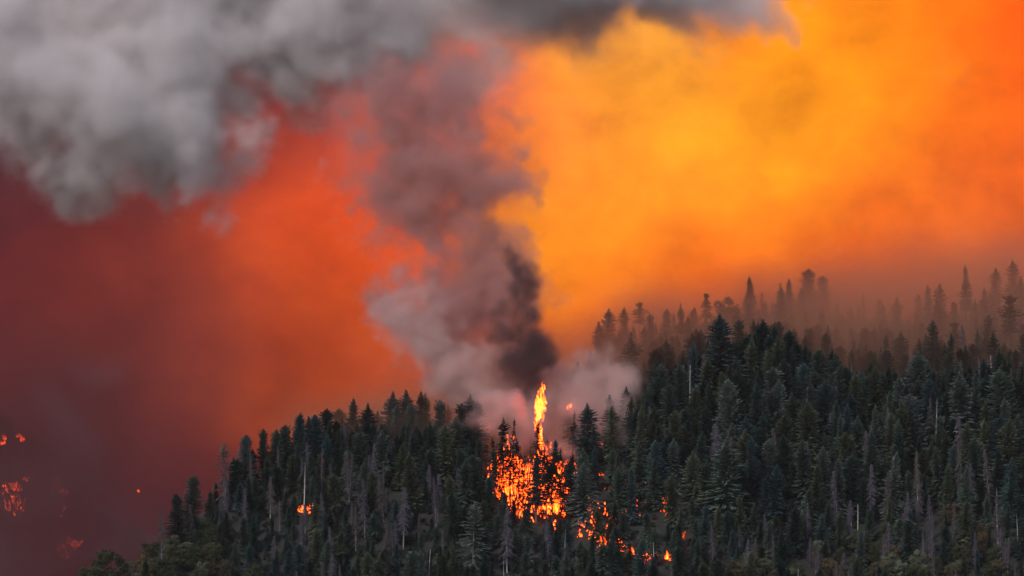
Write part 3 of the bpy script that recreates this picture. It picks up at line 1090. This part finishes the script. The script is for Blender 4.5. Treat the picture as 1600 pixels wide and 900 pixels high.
# ------------------------------------------------------------------ instancing of what nobody could count
def scatter_object(name, pts, scl, rot, var, protos, mats, label, cat):
    n = len(pts)
    me = bpy.data.meshes.new(name)
    me.vertices.add(n)
    me.vertices.foreach_set('co', np.asarray(pts, np.float32).ravel())
    for an, av, ty in (('size', scl, 'FLOAT_VECTOR'), ('turn', rot, 'FLOAT'), ('shape', var, 'INT')):
        a = me.attributes.new(an, ty, 'POINT')
        a.data.foreach_set('vector' if ty == 'FLOAT_VECTOR' else 'value', np.asarray(av, np.int32 if ty == 'INT' else np.float32).ravel())
    me.materials.append(mats)
    o = bpy.data.objects.new(name, me)
    COL.objects.link(o)
    ng = bpy.data.node_groups.new(name, 'GeometryNodeTree')
    ng.interface.new_socket('Geometry', in_out='INPUT', socket_type='NodeSocketGeometry')
    ng.interface.new_socket('Geometry', in_out='OUTPUT', socket_type='NodeSocketGeometry')
    N, L = ng.nodes, ng.links
    gi, go = N.new('NodeGroupInput'), N.new('NodeGroupOutput')
    jn = N.new('GeometryNodeJoinGeometry')
    for k, parts in reversed(list(enumerate(protos))):
        j2 = N.new('GeometryNodeJoinGeometry')
        for ob, mt in parts:
            oi = N.new('GeometryNodeObjectInfo')
            oi.inputs['Object'].default_value = ob
            sm = N.new('GeometryNodeSetMaterial')
            sm.inputs['Material'].default_value = mt
            L.new(oi.outputs['Geometry'], sm.inputs[0])
            L.new(sm.outputs[0], j2.inputs[0])
        g2 = N.new('GeometryNodeGeometryToInstance')
        L.new(j2.outputs[0], g2.inputs[0])
        L.new(g2.outputs[0], jn.inputs[0])
    ip = N.new('GeometryNodeInstanceOnPoints')
    L.new(gi.outputs[0], ip.inputs['Points'])
    L.new(jn.outputs[0], ip.inputs['Instance'])
    ip.inputs['Pick Instance'].default_value = True
    for an, dt, sk in (('shape', 'INT', 'Instance Index'), ('size', 'FLOAT_VECTOR', 'Scale')):
        na_ = N.new('GeometryNodeInputNamedAttribute')
        na_.data_type = dt
        na_.inputs[0].default_value = an
        L.new(na_.outputs[0], ip.inputs[sk])
    na_ = N.new('GeometryNodeInputNamedAttribute')
    na_.data_type = 'FLOAT'
    na_.inputs[0].default_value = 'turn'
    cx_ = N.new('ShaderNodeCombineXYZ')
    L.new(na_.outputs[0], cx_.inputs[2])
    L.new(cx_.outputs[0], ip.inputs['Rotation'])
    L.new(ip.outputs[0], go.inputs[0])
    md = o.modifiers.new('scatter', 'NODES')
    md.node_group = ng
    o['kind'] = 'stuff'
    o['label'] = label
    o['category'] = cat
    return o


def proto_parts(kind, vi, crown_mat):
    if (kind, vi) not in PROTO:
        return None
    a, c = PROTO[(kind, vi)]
    return [(a, KINDS[kind][vi][0].materials[0]), (c, crown_mat)]


M_dead_forest = leaf_mat('forest_dead_twigs', ramp=[DEADCOL['grey-purple'], DEADCOL['brown-grey'], DEADCOL['grey-purple']], spread=.35, transl=0)
fr = rest + FAR
protos, idx = [], {}
for t in fr:
    kd = 'dead' if t['kind'] in ('dead', 'snag') else ('conifer' if t['kind'] != 'oak' else 'oak')
    vi = random.randrange(len(KINDS[kd]))
    if (kd, vi) not in idx:
        pp = proto_parts(kd, vi, M_dead_forest if kd == 'dead' else M_forest)
        if pp is None:
            vi = next(v for v in range(8) if (kd, v) in PROTO)
            pp = proto_parts(kd, vi, M_dead_forest if kd == 'dead' else M_forest)
        if (kd, vi) not in idx:
            idx[(kd, vi)] = len(protos)
            protos.append(pp)
    t['k'] = idx[(kd, vi)]
    t['s'] = t['h'] / (14 if kd == 'oak' else 30)
if fr:
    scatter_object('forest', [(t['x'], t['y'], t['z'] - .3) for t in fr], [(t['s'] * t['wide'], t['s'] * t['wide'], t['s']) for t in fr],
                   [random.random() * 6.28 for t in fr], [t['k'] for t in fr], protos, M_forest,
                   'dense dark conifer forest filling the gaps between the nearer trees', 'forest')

# undergrowth: low leafy bushes between the trunks
bush_o = bpy.data.objects.new('bush_shape', None)
bpy.data.objects.remove(bush_o)
us = []
rg = np.random.default_rng(31)
for i in range(9000):
    y = rg.uniform(1840, 2560)
    x = rg.uniform(-1, 1) * y * .146
    us.append((x, y))
us = np.array(us)
uz = ground_z(us[:, 0], us[:, 1])
upx, upy = to_px(us[:, 0], us[:, 1], uz)
udc, _ = crest(upx)
ok = (us[:, 1] < udc + np.where(upx > 880, 340, 90)) & ~((upx > 760) & (upx < 890) & (upy < 800) & (us[:, 1] < udc)) & (us[:, 1] < udc + np.where(upx < 430, 3, 999))
us, uz = us[ok], uz[ok]
op = proto_parts('oak', next(v for v in range(4) if ('oak', v) in PROTO), None)
M_bush = leaf_mat('bush_leaves', ramp=[(.03, .038, .02), (.045, .04, .026), (.024, .034, .022), (.06, .048, .032)], spread=.5)
op[1] = (op[1][0], M_bush)
sc_ = rg.uniform(.10, .26, len(us))
scatter_object('undergrowth', np.c_[us, uz - .4], np.c_[sc_ * 1.3, sc_ * 1.3, sc_], rg.random(len(us)) * 6.28, np.zeros(len(us)), [op], M_bush,
               'low dark bushes covering the ground between the trees', 'undergrowth')

# ------------------------------------------------------------------ the ground
xs = np.unique(np.concatenate([np.linspace(-4000, -600, 22), np.linspace(-600, 600, 301), np.linspace(600, 4000, 22)]))
ys = np.unique(np.concatenate([np.linspace(-1500, 0, 12), np.linspace(0, 1800, 46), np.linspace(1800, 2700, 301), np.linspace(2700, 4000, 80), np.linspace(4000, 5000, 8)]))
GX, GY = np.meshgrid(xs, ys, indexing='ij')
GZ = ground_z(GX, GY)
nx, ny = GX.shape
I = np.arange(nx * ny).reshape(nx, ny)
Fq = np.stack([I[:-1, :-1], I[1:, :-1], I[1:, 1:], I[:-1, 1:]], -1).reshape(-1, 4)
gm = mesh_np('terrain', np.stack([GX, GY, GZ], -1).reshape(-1, 3), Fq, mg, smooth=True)
go_ = bpy.data.objects.new('terrain', gm)
go_['kind'] = 'structure'
COL.objects.link(go_)


# ------------------------------------------------------------------ fire
def tongue(T, rng, p, h, w, heat=.6, lean=None):
    """one lick of flame: a twisting tapered blob with an uneven outline"""
    n, sd_ = 7, 6
    s = np.linspace(0, 1, n)
    prof = (np.sin(np.clip(s * .95 + .14, 0, 1) * math.pi) ** .8) * (1 - s) ** .6 * 1.25 + .02
    prof[-1] = .02
    prof = prof * (1 + rng.normal(0, .22, n))
    lean = rng.normal(0, .18, 2) if lean is None else lean
    sway = np.cumsum(rng.normal(0, .10, (n, 2)), axis=0) * w * 2
    cx = p[0] + lean[0] * h * s + sway[:, 0]
    cy_ = p[1] + lean[1] * h * s + sway[:, 1]
    cz_ = p[2] + h * s
    an = np.linspace(0, 2 * math.pi, sd_, endpoint=False) + rng.random() * 6
    r = np.abs(prof)[:, None] * w * (1 + rng.normal(0, .2, (n, sd_)))
    V = np.stack([cx[:, None] + r * np.cos(an), cy_[:, None] + r * np.sin(an), cz_[:, None] + rng.normal(0, h * .02, (n, sd_))], -1).reshape(-1, 3)
    Fc = []
    for i in range(n - 1):
        for j in range(sd_):
            a, c = i * sd_ + j, i * sd_ + (j + 1) % sd_
            Fc += [(a, c, c + sd_), (a, c + sd_, a + sd_)]
    ht = np.clip(heat + .25 * (1 - 2 * s) + rng.normal(0, .06, n), 0, 1)
    T.add(V, Fc, np.repeat(ht, sd_))


def fire_thing(name, label, cat, T):
    me = T.mesh(name, M_flame, attr='warmth', smooth=True)
    co = np.vstack(T.v)
    c = co.mean(0)
    c[2] = co[:, 2].min()
    me.transform(__import__('mathutils').Matrix.Translation(-Vector(c)))
    root = new_thing(name, tuple(c), (1, 1, 1), 0)
    root['label'], root['category'] = label, cat
    o = bpy.data.objects.new('flames', me)
    o['kind'] = 'stuff'
    COL.objects.link(o)
    o.parent = root
    return root


def inside(px, py, poly):
    c, n = False, len(poly)
    for i in range(n):
        x1, y1 = poly[i]
        x2, y2 = poly[(i + 1) % n]
        if (y1 > py) != (y2 > py) and px < (x2 - x1) * (py - y1) / (y2 - y1) + x1:
            c = not c
    return c


fr_ = np.random.default_rng(77)
# main fire under the burning stand
T = Tris()
POLY = [(760, 712), (790, 700), (815, 705), (836, 722), (856, 700), (884, 704), (894, 740), (882, 812), (850, 812), (800, 785), (768, 752)]
cnt = 0
while cnt < 540:
    px, py = fr_.uniform(758, 896), fr_.uniform(700, 814)
    if not inside(px, py, POLY):
        continue
    hot = math.exp(-((px - 812) / 26) ** 2 - ((py - 757) / 26) ** 2) + math.exp(-((px - 862) / 16) ** 2 - ((py - 792) / 20) ** 2) + .5 * math.exp(-((px - 776) / 12) ** 2 - ((py - 735) / 26) ** 2)
    if fr_.random() > .22 + hot:
        continue
    g = ground_at(px, py)
    if g is None or g[1] > 2300:
        dcx, _ = crest(np.array([px]))
        D = float(dcx[0]) - fr_.uniform(2, 25)
        x = (px - 800) * K * D
        g = (x, D, gz(x, D))
    cnt += 1
    h = fr_.uniform(.8, 3.0) * (1 + 1.1 * min(hot, 1))
    tongue(T, fr_, (g[0], g[1], g[2] - .3), h, fr_.uniform(.10, .30) * (1 + .6 * min(1, hot)), heat=min(1, .36 + .42 * min(hot, 1) + fr_.normal(0, .17)))
for q in range(95):          # broad hot sheets behind the licks
    a = q % 3
    px, py = ((fr_.normal(808, 13), fr_.normal(762, 11)), (fr_.normal(862, 9), fr_.normal(796, 9)), (fr_.normal(780, 7), fr_.normal(735, 12)))[a]
    g = ground_at(px, py)
    if g is None or not inside(px, py, POLY):
        continue
    tongue(T, fr_, (g[0], g[1] + 1.5, g[2] - .3), fr_.uniform(3.5, 8), fr_.uniform(.5, 1.2), heat=fr_.uniform(.4, .8))
# flames running up the trunks
for t in TREES:
    if t['kind'] == 'charred' and 755 < t['px'] < 895 and t['base'] > 700:
        for q in range(16):
            f = fr_.random() ** 1.3 * .62
            tongue(T, fr_, (t['x'] + fr_.normal(0, 1.1), t['y'] + fr_.normal(0, 1.0), t['z'] + f * t['h']), fr_.uniform(1.2, 4), fr_.uniform(.18, .5), heat=.62 - .35 * f + fr_.normal(0, .12))
fire_thing('forest_fire', 'main blaze of yellow and orange flames burning between the trunks of the charred stand', 'fire', T)

# the tall torching flame
T = Tris()
D = float(crest(np.array([840.]))[0][0]) - 14
for q in range(90):
    f = fr_.random()
    py = 706 - f * 100
    wob = 4.5 * math.sin(f * 7 + 1) * (1 - f * .4)
    px = 843 + wob + fr_.normal(0, 3.2 if f > .25 else 2.2) + (3 if f > .4 else -1)
    if .3 < f < .42 and fr_.random() < .6:
        continue
    v = (450 - py) * K
    s_ = D / (CP - v * SP)
    h = fr_.uniform(3, 7.5) * (1.0 if f < .7 else .7)
    tongue(T, fr_, ((px - 800) * K * s_, D + fr_.normal(0, 1.2), (SP + v * CP) * s_), h, fr_.uniform(.35, .9) * (1.2 if .45 < f < .8 else .8),
           heat=.75 - .45 * abs(f - .55) + fr_.normal(0, .12), lean=np.array([-.12, 0]) + fr_.normal(0, .06, 2))
fire_thing('torching_flame', 'tall narrow flame shooting up into the smoke above the burning trees', 'flame', T)

# small flame on a treetop, others
def spot(name, label, cat, pts, n, hr, wr, heat, jit=3.0, up=0, depth=None, red=False):
    T = Tris()
    for px, py in pts:
        for q in range(n):
            qx, qy = px + fr_.normal(0, jit), py + fr_.normal(0, jit)
            g = None if depth else ground_at(qx, qy)
            if g is None:
                Dd = depth or float(crest(np.array([qx]))[0][0]) - 5
                v = (450 - qy) * K
                s_ = Dd / (CP - v * SP)
                g = ((qx - 800) * K * s_, Dd + fr_.normal(0, 1.), (SP + v * CP) * s_)
            tongue(T, fr_, (g[0], g[1], g[2] + up), fr_.uniform(*hr), fr_.uniform(*wr), heat=heat + fr_.normal(0, .12))
    return fire_thing(name, label, cat, T)


tt = next(t for t in TREES if t['note'] and 'burning on its tip' in t['note'])
spot('treetop_flame', 'small orange flame burning on a treetop in the smoke right of the tall flame', 'flame', [(892, 637)], 7, (1, 2.6), (.3, .6), .6, 2.2, depth=tt['y'] - 1)
low = [(915, 770), (918, 792), (925, 812), (905, 836), (920, 838), (933, 838), (935, 852), (942, 858), (950, 846), (955, 828), (960, 812), (958, 845), (970, 862), (985, 866), (998, 870), (1010, 872),
       (1019, 873), (925, 745), (905, 820), (945, 800), (975, 800), (890, 760), (895, 745), (912, 722), (888, 728), (905, 735), (926, 825), (940, 848), (953, 820), (965, 852), (978, 864), (992, 870), (1004, 871), (916, 780), (922, 800)]
spot('low_fire', 'broken line of low orange flames burning downhill among green firs right of the main fire', 'fire', low, 7, (.8, 2.6), (.14, .42), .50, 4.2)
spot('ground_fire', 'small upright flames at the right-hand end of the low fire line', 'fire', [(1064, 842), (1062, 856), (1060, 868), (1042, 874), (1048, 876)], 9, (1.2, 3.6), (.25, .6), .55, 2.4)
spot('ground_fire', 'red flicker of fire half hidden behind firs above the low fire line', 'fire',
     [(985, 757), (1000, 762), (1010, 758), (970, 778), (990, 790), (1003, 800), (1040, 795), (1038, 808), (1042, 785), (948, 765), (930, 700), (940, 740)], 6, (.8, 2.2), (.2, .5), .16, 5)
spot('spot_fire', 'small yellow spot fire alone on the left slope below the white snag', 'fire', [(474, 799), (486, 797), (484, 801)], 8, (1.2, 3.0), (.3, .7), .8, 2.0)
spot('distant_fire', 'highest pair of faint red flames on the far mountain at the left edge', 'fire', [(5, 690), (33, 687)], 6, (3, 6), (.5, 1.1), .55, 3.2, depth=3300)
spot('distant_fire', 'largest distant fire, a block of orange flecks on the far mountain near the left edge', 'fire',
     [(12, 765), (22, 764), (27, 768), (25, 780), (29, 790), (14, 785), (27, 802), (12, 796)], 10, (2, 5), (.3, .75), .5, 4.2, depth=3300)
spot('distant_fire', 'scattered orange flecks on the far mountain right of the largest distant fire', 'fire',
     [(85, 765), (97, 770), (100, 768), (85, 750), (98, 806), (102, 795), (92, 820), (42, 753)], 5, (2, 4), (.3, .7), .45, 3.6, depth=3300)
spot('distant_fire', 'lowest distant fire, bright orange patch near the bottom left corner', 'fire', [(112, 850), (120, 850), (116, 854), (108, 848), (94, 856), (103, 868)], 10, (2, 5), (.3, .8), .5, 4.4, depth=3300)
spot('distant_fire', 'single tiny red fleck of fire on the dark mountain left of the left ridge', 'fire', [(216, 769)], 4, (1.5, 3), (.5, .9), .4, .8, depth=3300)


# ------------------------------------------------------------------ smoke
HAZE = 1.1e-5
def fbm3(shape, cell, octaves, rng, gain=.5, billow=False):
    """smooth noise on a voxel grid, alike in all directions; cell = size of the largest feature in voxels"""
    pad = [int(math.ceil((n + cell * .5) / 8) * 8) for n in shape]
    kx = [np.fft.fftfreq(pad[0]), np.fft.fftfreq(pad[1]), np.fft.rfftfreq(pad[2])]
    k = np.sqrt(kx[0][:, None, None] ** 2 + kx[1][None, :, None] ** 2 + kx[2][None, None, :] ** 2).astype(np.float32)
    spec = np.fft.rfftn(rng.standard_normal(pad).astype(np.float32))

    def band(f0, sh):
        """noise with most of its power near spatial frequency f0, shifted so that bands do not line up"""
        a = np.fft.irfftn(spec * np.exp(-((k - f0) / (f0 * .55)) ** 2), s=pad).astype(np.float32)
        a = np.roll(a, sh, axis=(0, 1, 2))[:shape[0], :shape[1], :shape[2]]
        return a / (a.std() + 1e-9)
    out, tot, amp = 0, 0, 1.0
    for o in range(octaves):
        b_ = band(.62 / cell * 2 ** o, tuple(int(rng.integers(0, q)) for q in pad))
        if billow:
            b_ = (np.minimum(np.abs(b_), 2.2) - .78) * 1.2
        out = out + b_ * amp
        tot += amp * amp
        amp *= gain
    return np.clip(out / math.sqrt(tot) * .30, -1, 1)


def smoke_volume(name, lo, hi, vox, field, mat, label):
    """field(X, Y, Z, shape) -> density 0..1 on the voxel grid"""
    res = [int(round((h - l) / vox)) + 1 for l, h in zip(lo, hi)]
    nx_, ny_, nz_ = res
    ax = [np.linspace(l, h, r).astype(np.float32) for l, h, r in zip(lo, hi, res)]
    X, Y, Z = np.meshgrid(*ax, indexing='ij')
    dens = np.clip(field(X, Y, Z, tuple(res)), 0, 4).astype(np.float32)
    dens[dens < .004] = 0
    me = bpy.data.meshes.new(name)
    me.vertices.add(dens.size)
    a = me.attributes.new('smoke', 'FLOAT', 'POINT')
    a.data.foreach_set('value', dens.ravel())
    me.materials.append(mat)
    o = bpy.data.objects.new(name, me)
    COL.objects.link(o)
    ng = bpy.data.node_groups.new(name, 'GeometryNodeTree')
    ng.interface.new_socket('Geometry', in_out='INPUT', socket_type='NodeSocketGeometry')
    ng.interface.new_socket('Geometry', in_out='OUTPUT', socket_type='NodeSocketGeometry')
    N, L = ng.nodes, ng.links
    gi, go = N.new('NodeGroupInput'), N.new('NodeGroupOutput')
    pos = N.new('GeometryNodeInputPosition')

    def vm(op, a_, *cs):
        n = N.new('ShaderNodeVectorMath')
        n.operation = op
        L.new(a_, n.inputs[0])
        for i_, c_ in enumerate(cs):
            n.inputs[i_ + 1].default_value = c_
        return n
    s = vm('SUBTRACT', pos.outputs[0], lo)
    m = vm('MULTIPLY_ADD', s.outputs[0], [(r - 1) / (h - l) for r, h, l in zip(res, hi, lo)], (.5, .5, .5))
    f = vm('FLOOR', m.outputs[0])
    d = vm('DOT_PRODUCT', f.outputs[0], (ny_ * nz_, nz_, 1))
    na_ = N.new('GeometryNodeInputNamedAttribute')
    na_.data_type = 'FLOAT'
    na_.inputs[0].default_value = 'smoke'
    si = N.new('GeometryNodeSampleIndex')
    si.data_type = 'FLOAT'
    L.new(gi.outputs[0], si.inputs['Geometry'])
    L.new(na_.outputs[0], si.inputs['Value'])
    L.new(d.outputs['Value'], si.inputs['Index'])
    vc = N.new('GeometryNodeVolumeCube')
    L.new(si.outputs[0], vc.inputs['Density'])
    vc.inputs['Min'].default_value = lo
    vc.inputs['Max'].default_value = hi
    for k_, r_ in zip('XYZ', res):
        vc.inputs['Resolution ' + k_].default_value = r_
    sm = N.new('GeometryNodeSetMaterial')
    sm.inputs['Material'].default_value = mat
    L.new(vc.outputs[0], sm.inputs[0])
    L.new(sm.outputs[0], go.inputs[0])
    md = o.modifiers.new('smoke_grid', 'NODES')
    md.node_group = ng
    o['kind'] = 'stuff'
    o['label'] = label
    o['category'] = 'smoke'
    return o


def box_at(px0, px1, py0, py1, d0, d1):
    """world box that spans the given bearings at mid distance"""
    D = (d0 + d1) / 2
    a = [(px0 - 800) * K * D, (px1 - 800) * K * D]
    return (a[0], d0, elev(py1) * D), (a[1], d1, elev(py0) * D)


def blobs(X, Y, Z, L, n_lo, n_hi, warp, seed):
    """union of soft puffs, each (px, py, distance, rx px, ry px, depth m); coordinates pushed about by noise"""
    PX, PY = to_px(X, Y, Z)
    PX = PX + n_lo[0] * warp
    PY = PY + n_lo[1] * warp
    f = np.full(X.shape, -9, np.float32)
    for px, py, D, rx, ry, rd, *w in L:
        d = 1 - np.sqrt(((PX - px) / rx) ** 2 + ((PY - py) / ry) ** 2 + ((Y - D) / rd) ** 2)
        if w:
            d = np.where(d > 0, d * w[0], d)
        f = np.maximum(f, d)
    return f


def cloud_field(L, cell, warp, amp, edge, seed, soft=.35, billow=True):
    def fn(X, Y, Z, shape):
        r = np.random.default_rng(seed)
        n_lo = [fbm3(shape, cell, 5, r, .6), fbm3(shape, cell, 5, r, .6)]
        nb = .5 * fbm3(shape, cell * .8, 5, r, .6, billow=billow) + .5 * fbm3(shape, cell * 1.3, 4, r, .5)
        f = blobs(X, Y, Z, L, n_lo, None, warp, seed)
        f = f + nb * amp - edge
        d = np.clip(f / soft, 0, 1)
        # nothing reaches the side faces of its grid
        return d * d * (3 - 2 * d) * (.45 + 1.1 * np.clip(nb * 1.6 + .5, 0, 1))
    return fn


# grey smoke rolling over the top left
M_cloud = smoke_mat('grey_smoke', (0.86, 0.79, 0.79), .040, g=-.1)
CL = [(-60, 20, 2330, 260, 190, 120), (60, 110, 2290, 170, 130, 110), (190, 170, 2270, 170, 120, 110), (260, 240, 2280, 110, 70, 90), (110, 200, 2290, 110, 60, 90), (320, 180, 2290, 120, 80, 100),
      (300, 60, 2330, 220, 150, 130), (430, 110, 2330, 90, 60, 100), (480, 25, 2330, 200, 90, 120), (575, 78, 2300, 85, 55, 80), (620, 40, 2330, 200, 85, 110, .9), (760, 20, 2350, 180, 85, 110, .7),
      (860, 20, 2370, 130, 70, 90, .55), (930, -10, 2370, 130, 65, 90, .8), (1070, -10, 2390, 120, 72, 90), (1140, -25, 2390, 100, 65, 90), (300, -90, 2350, 400, 130, 140), (800, -90, 2350, 400, 110, 140, .8),
      (262, 300, 2285, 42, 36, 50, .8), (150, 275, 2290, 80, 40, 50, .6), (0, 180, 2300, 120, 50, 90), (350, 260, 2290, 60, 50, 60, .5), (700, 110, 2340, 150, 60, 70, .45)]
lo, hi = box_at(-180, 1330, -160, 380, 2180, 2480)
smoke_volume('smoke_cloud', lo, hi, 3.0, cloud_field(CL, 19, 95, .66, .05, 3, soft=.5), M_cloud, 'thick grey billowing smoke rolling across the upper left sky')

# column rising from the fire, orange glow on it put into its reddened albedo
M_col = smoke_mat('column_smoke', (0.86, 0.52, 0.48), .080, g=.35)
CO = [(812, 640, 2072, 52, 50, 24), (770, 620, 2078, 60, 50, 26), (800, 605, 2075, 75, 55, 30), (765, 570, 2080, 75, 50, 32), (705, 535, 2090, 85, 50, 38), (650, 505, 2095, 65, 48, 36), (790, 500, 2085, 62, 70, 34), (720, 470, 2095, 85, 60, 38), (800, 430, 2095, 45, 60, 30),
      (750, 410, 2100, 75, 60, 40), (695, 405, 2100, 52, 60, 36), (720, 345, 2110, 78, 65, 42), (660, 335, 2115, 72, 62, 42), (745, 280, 2115, 85, 62, 44), (655, 268, 2120, 88, 70, 44), (600, 290, 2125, 52, 60, 36, .8),
      (792, 288, 2115, 42, 42, 30), (615, 205, 2130, 90, 66, 44, .62), (700, 190, 2130, 115, 66, 44, .62), (610, 395, 2110, 36, 40, 26, .5), (832, 560, 2075, 38, 48, 22), (618, 470, 2100, 45, 50, 28, .8), (605, 140, 2130, 100, 55, 40, .5), (720, 130, 2130, 90, 50, 36, .35), (545, 230, 2125, 40, 60, 30, .4)]
lo, hi = box_at(500, 930, 60, 730, 2020, 2190)
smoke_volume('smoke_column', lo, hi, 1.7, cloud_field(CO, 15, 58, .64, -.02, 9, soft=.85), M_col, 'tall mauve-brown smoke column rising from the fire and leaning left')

# black soot inside the column, straight above the torching tree
M_soot = smoke_mat('soot_smoke', (0.17, 0.105, 0.105), .13, g=.1)
SO = [(826, 606, 2044, 30, 34, 13), (838, 552, 2044, 30, 42, 13), (830, 502, 2046, 36, 38, 14), (806, 474, 2050, 40, 36, 13, .85), (822, 436, 2052, 32, 40, 13), (806, 398, 2054, 32, 34, 13, .9), (816, 575, 2042, 36, 34, 13), (796, 530, 2048, 38, 36, 13, .8)]
lo, hi = box_at(740, 900, 340, 660, 2026, 2072)
smoke_volume('soot_smoke', lo, hi, 1.3, cloud_field(SO, 14, 34, .55, -.02, 21, soft=.8), M_soot, 'dark sooty smoke twisting up inside the column above the tallest flame')

# pale smoke hugging the fire, pink of the orange glow put into its albedo
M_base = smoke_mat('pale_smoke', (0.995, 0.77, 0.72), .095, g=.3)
BA = [(742, 655, 2006, 42, 34, 12), (775, 640, 2012, 50, 34, 13), (905, 650, 2024, 60, 40, 14), (945, 640, 2030, 45, 45, 14, .8), (880, 690, 2018, 50, 22, 10, .7), (965, 700, 2026, 30, 18, 10, .6), (700, 565, 2052, 60, 40, 22), (650, 520, 2055, 55, 45, 22), (745, 600, 2050, 55, 45, 22), (620, 470, 2058, 45, 40, 20, .7), (680, 480, 2056, 50, 40, 20, .6), (770, 555, 2048, 40, 50, 18, .6), (800, 660, 2046, 66, 40, 22), (770, 640, 2052, 50, 50, 18), (840, 650, 2050, 60, 50, 18), (900, 640, 2052, 60, 55, 18), (930, 660, 2055, 45, 40, 16), (960, 620, 2060, 45, 60, 22), (880, 690, 2045, 60, 30, 16), (925, 600, 2056, 55, 50, 24), (860, 640, 2046, 45, 40, 18),
      (960, 690, 2055, 40, 24, 12), (900, 590, 2062, 50, 40, 18), (740, 600, 2060, 40, 40, 16)]
lo, hi = box_at(560, 1040, 400, 745, 1988, 2090)
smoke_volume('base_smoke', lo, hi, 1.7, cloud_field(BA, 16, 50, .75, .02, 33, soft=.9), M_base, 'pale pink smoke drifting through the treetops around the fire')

# smoke lying behind the ridges, warm albedo carries part of the orange sky light
M_bank = smoke_mat('ridge_smoke', (0.998, 0.80, 0.62), .020, g=.80)


def bank(X, Y, Z, shape):
    r = np.random.default_rng(5)
    n = fbm3(shape, 16, 4, r)
    PX, PY = to_px(X, Y, Z)
    dc, zc = crest(PX[:, :, 0].astype(float))
    dc, zc = dc[:, :, None], zc[:, :, None]
    t = Y - dc
    hgt = Z - np.maximum(ground_z(X[:, :, 0], Y[:, :, 0])[:, :, None], zc - 30)
    ramp = .36 * sstep(-5, 50, t) + .64 * sstep(40, 250, t)
    left = sstep(900, 820, PX)
    ramp = ramp * (1 - left) + 1.5 * sstep(4, 60, t) * left
    side = sstep(400, 680, PX) * (1 + .5 * sstep(900, 780, PX))
    lid = smooth_interp(PX, np.array([(0, 600), (600, 600), (760, 560), (900, 500), (1000, 440), (1250, 400), (1400, 390), (1600, 330), (2000, 310)], float))
    top = np.exp(-np.maximum(hgt, 0) / 60.0) * sstep(-10, 110, PY - lid + 70 * n)
    d = ramp * side * top * (.75 + 1.1 * n) * sstep(Z.max(), Z.max() - 60, Z) * sstep(Y.max(), Y.max() - 40, Y)
    return d


smoke_volume('ridge_smoke', (-150, 2020, -10), (330, 2620, 230), 5.5, bank, M_bank, 'orange smoke lying behind the tree line and veiling the farther trees')

# blue-grey smoke in the left valley
M_val = smoke_mat('valley_smoke', (0.22, 0.075, 0.08), .0036, g=.2)


def valley(X, Y, Z, shape):
    r = np.random.default_rng(15)
    n = fbm3(shape, 14, 4, r)
    PX, PY = to_px(X, Y, Z)
    dens = .35 + .9 * np.exp(-((PX - 90 + 60 * n) / 100) ** 2) * sstep(480, 700, PY)
    dens = dens * sstep(620, 250, PX) * sstep(380, 760, PY) * (1 + 1.8 * n)
    dens = dens * np.where(Y < 2250, .5 * sstep(430, 150, PX), 1)
    e_ = sstep(Y.min(), Y.min() + 60, Y) * sstep(Y.max(), Y.max() - 60, Y)
    return dens * e_


smoke_volume('valley_smoke', (-560, 1850, -190), (-40, 2750, 120), 8.5, valley, M_val, 'thin mauve smoke filling the dark valley at the left edge')


# loose brown wisps torn off the smoke, in front of the glowing sky on the right
M_wisp = smoke_mat('wisp_smoke', (0.45, 0.26, 0.16), .010, g=.5)
for k_, (L_, b_, lab) in enumerate([
        ([(1315, 345, 2500, 60, 30, 22), (1290, 360, 2500, 40, 22, 18), (1380, 360, 2500, 50, 22, 18, .6)], (1210, 1460, 290, 410), 'small brown wisp of smoke low in the orange sky above the right ridge'),
        ([(1475, 80, 2500, 24, 40, 18), (1485, 120, 2500, 28, 40, 18), (1470, 150, 2500, 26, 26, 18, .8)], (1420, 1550, 20, 210), 'upright brown wisp of smoke near the top right'),
        ([(1592, 215, 2500, 36, 45, 20), (1600, 240, 2500, 50, 30, 20)], (1530, 1680, 150, 300), 'brown wisp of smoke cut by the right edge')]):
    lo, hi = box_at(*b_, 2465, 2535)
    smoke_volume('smoke_wisp', lo, hi, 2.2, cloud_field(L_, 12, 45, .8, .15, 60 + k_, soft=1.0), M_wisp, lab)

M_drift = smoke_mat('drift_smoke', (0.34, 0.24, 0.28), .010, g=.1)
DR = [(100, 650, 2200, 70, 90, 40), (60, 760, 2200, 100, 110, 45), (110, 860, 2200, 130, 90, 45), (20, 880, 2200, 120, 90, 45), (150, 560, 2200, 60, 60, 35, .6), (230, 840, 2160, 60, 60, 30, .5)]
lo, hi = box_at(-120, 360, 470, 980, 2120, 2260)
smoke_volume('drift_smoke', lo, hi, 3.5, cloud_field(DR, 22, 80, .8, .05, 71, soft=1.2, billow=False), M_drift, 'thin blue-grey smoke drifting up at the lower left over the dark valley')

# the air of the valley: thin even haze round the whole place
hb = bmesh_box = bpy.data.meshes.new('haze')
x0, x1, y0, y1, z0, z1 = -4200, 4200, -1700, 5200, -330, 420
hb.from_pydata([(x, y, z) for x in (x0, x1) for y in (y0, y1) for z in (z0, z1)], [],
               [(0, 1, 3, 2), (4, 6, 7, 5), (0, 4, 5, 1), (2, 3, 7, 6), (0, 2, 6, 4), (1, 5, 7, 3)])
ho = bpy.data.objects.new('haze', hb)
hb.materials.append(smoke_mat('haze_air', (0.88, 0.85, 0.88), HAZE, g=.2))
ho['kind'] = 'stuff'
ho['label'] = 'thin even haze hanging in the valley air'
COL.objects.link(ho)
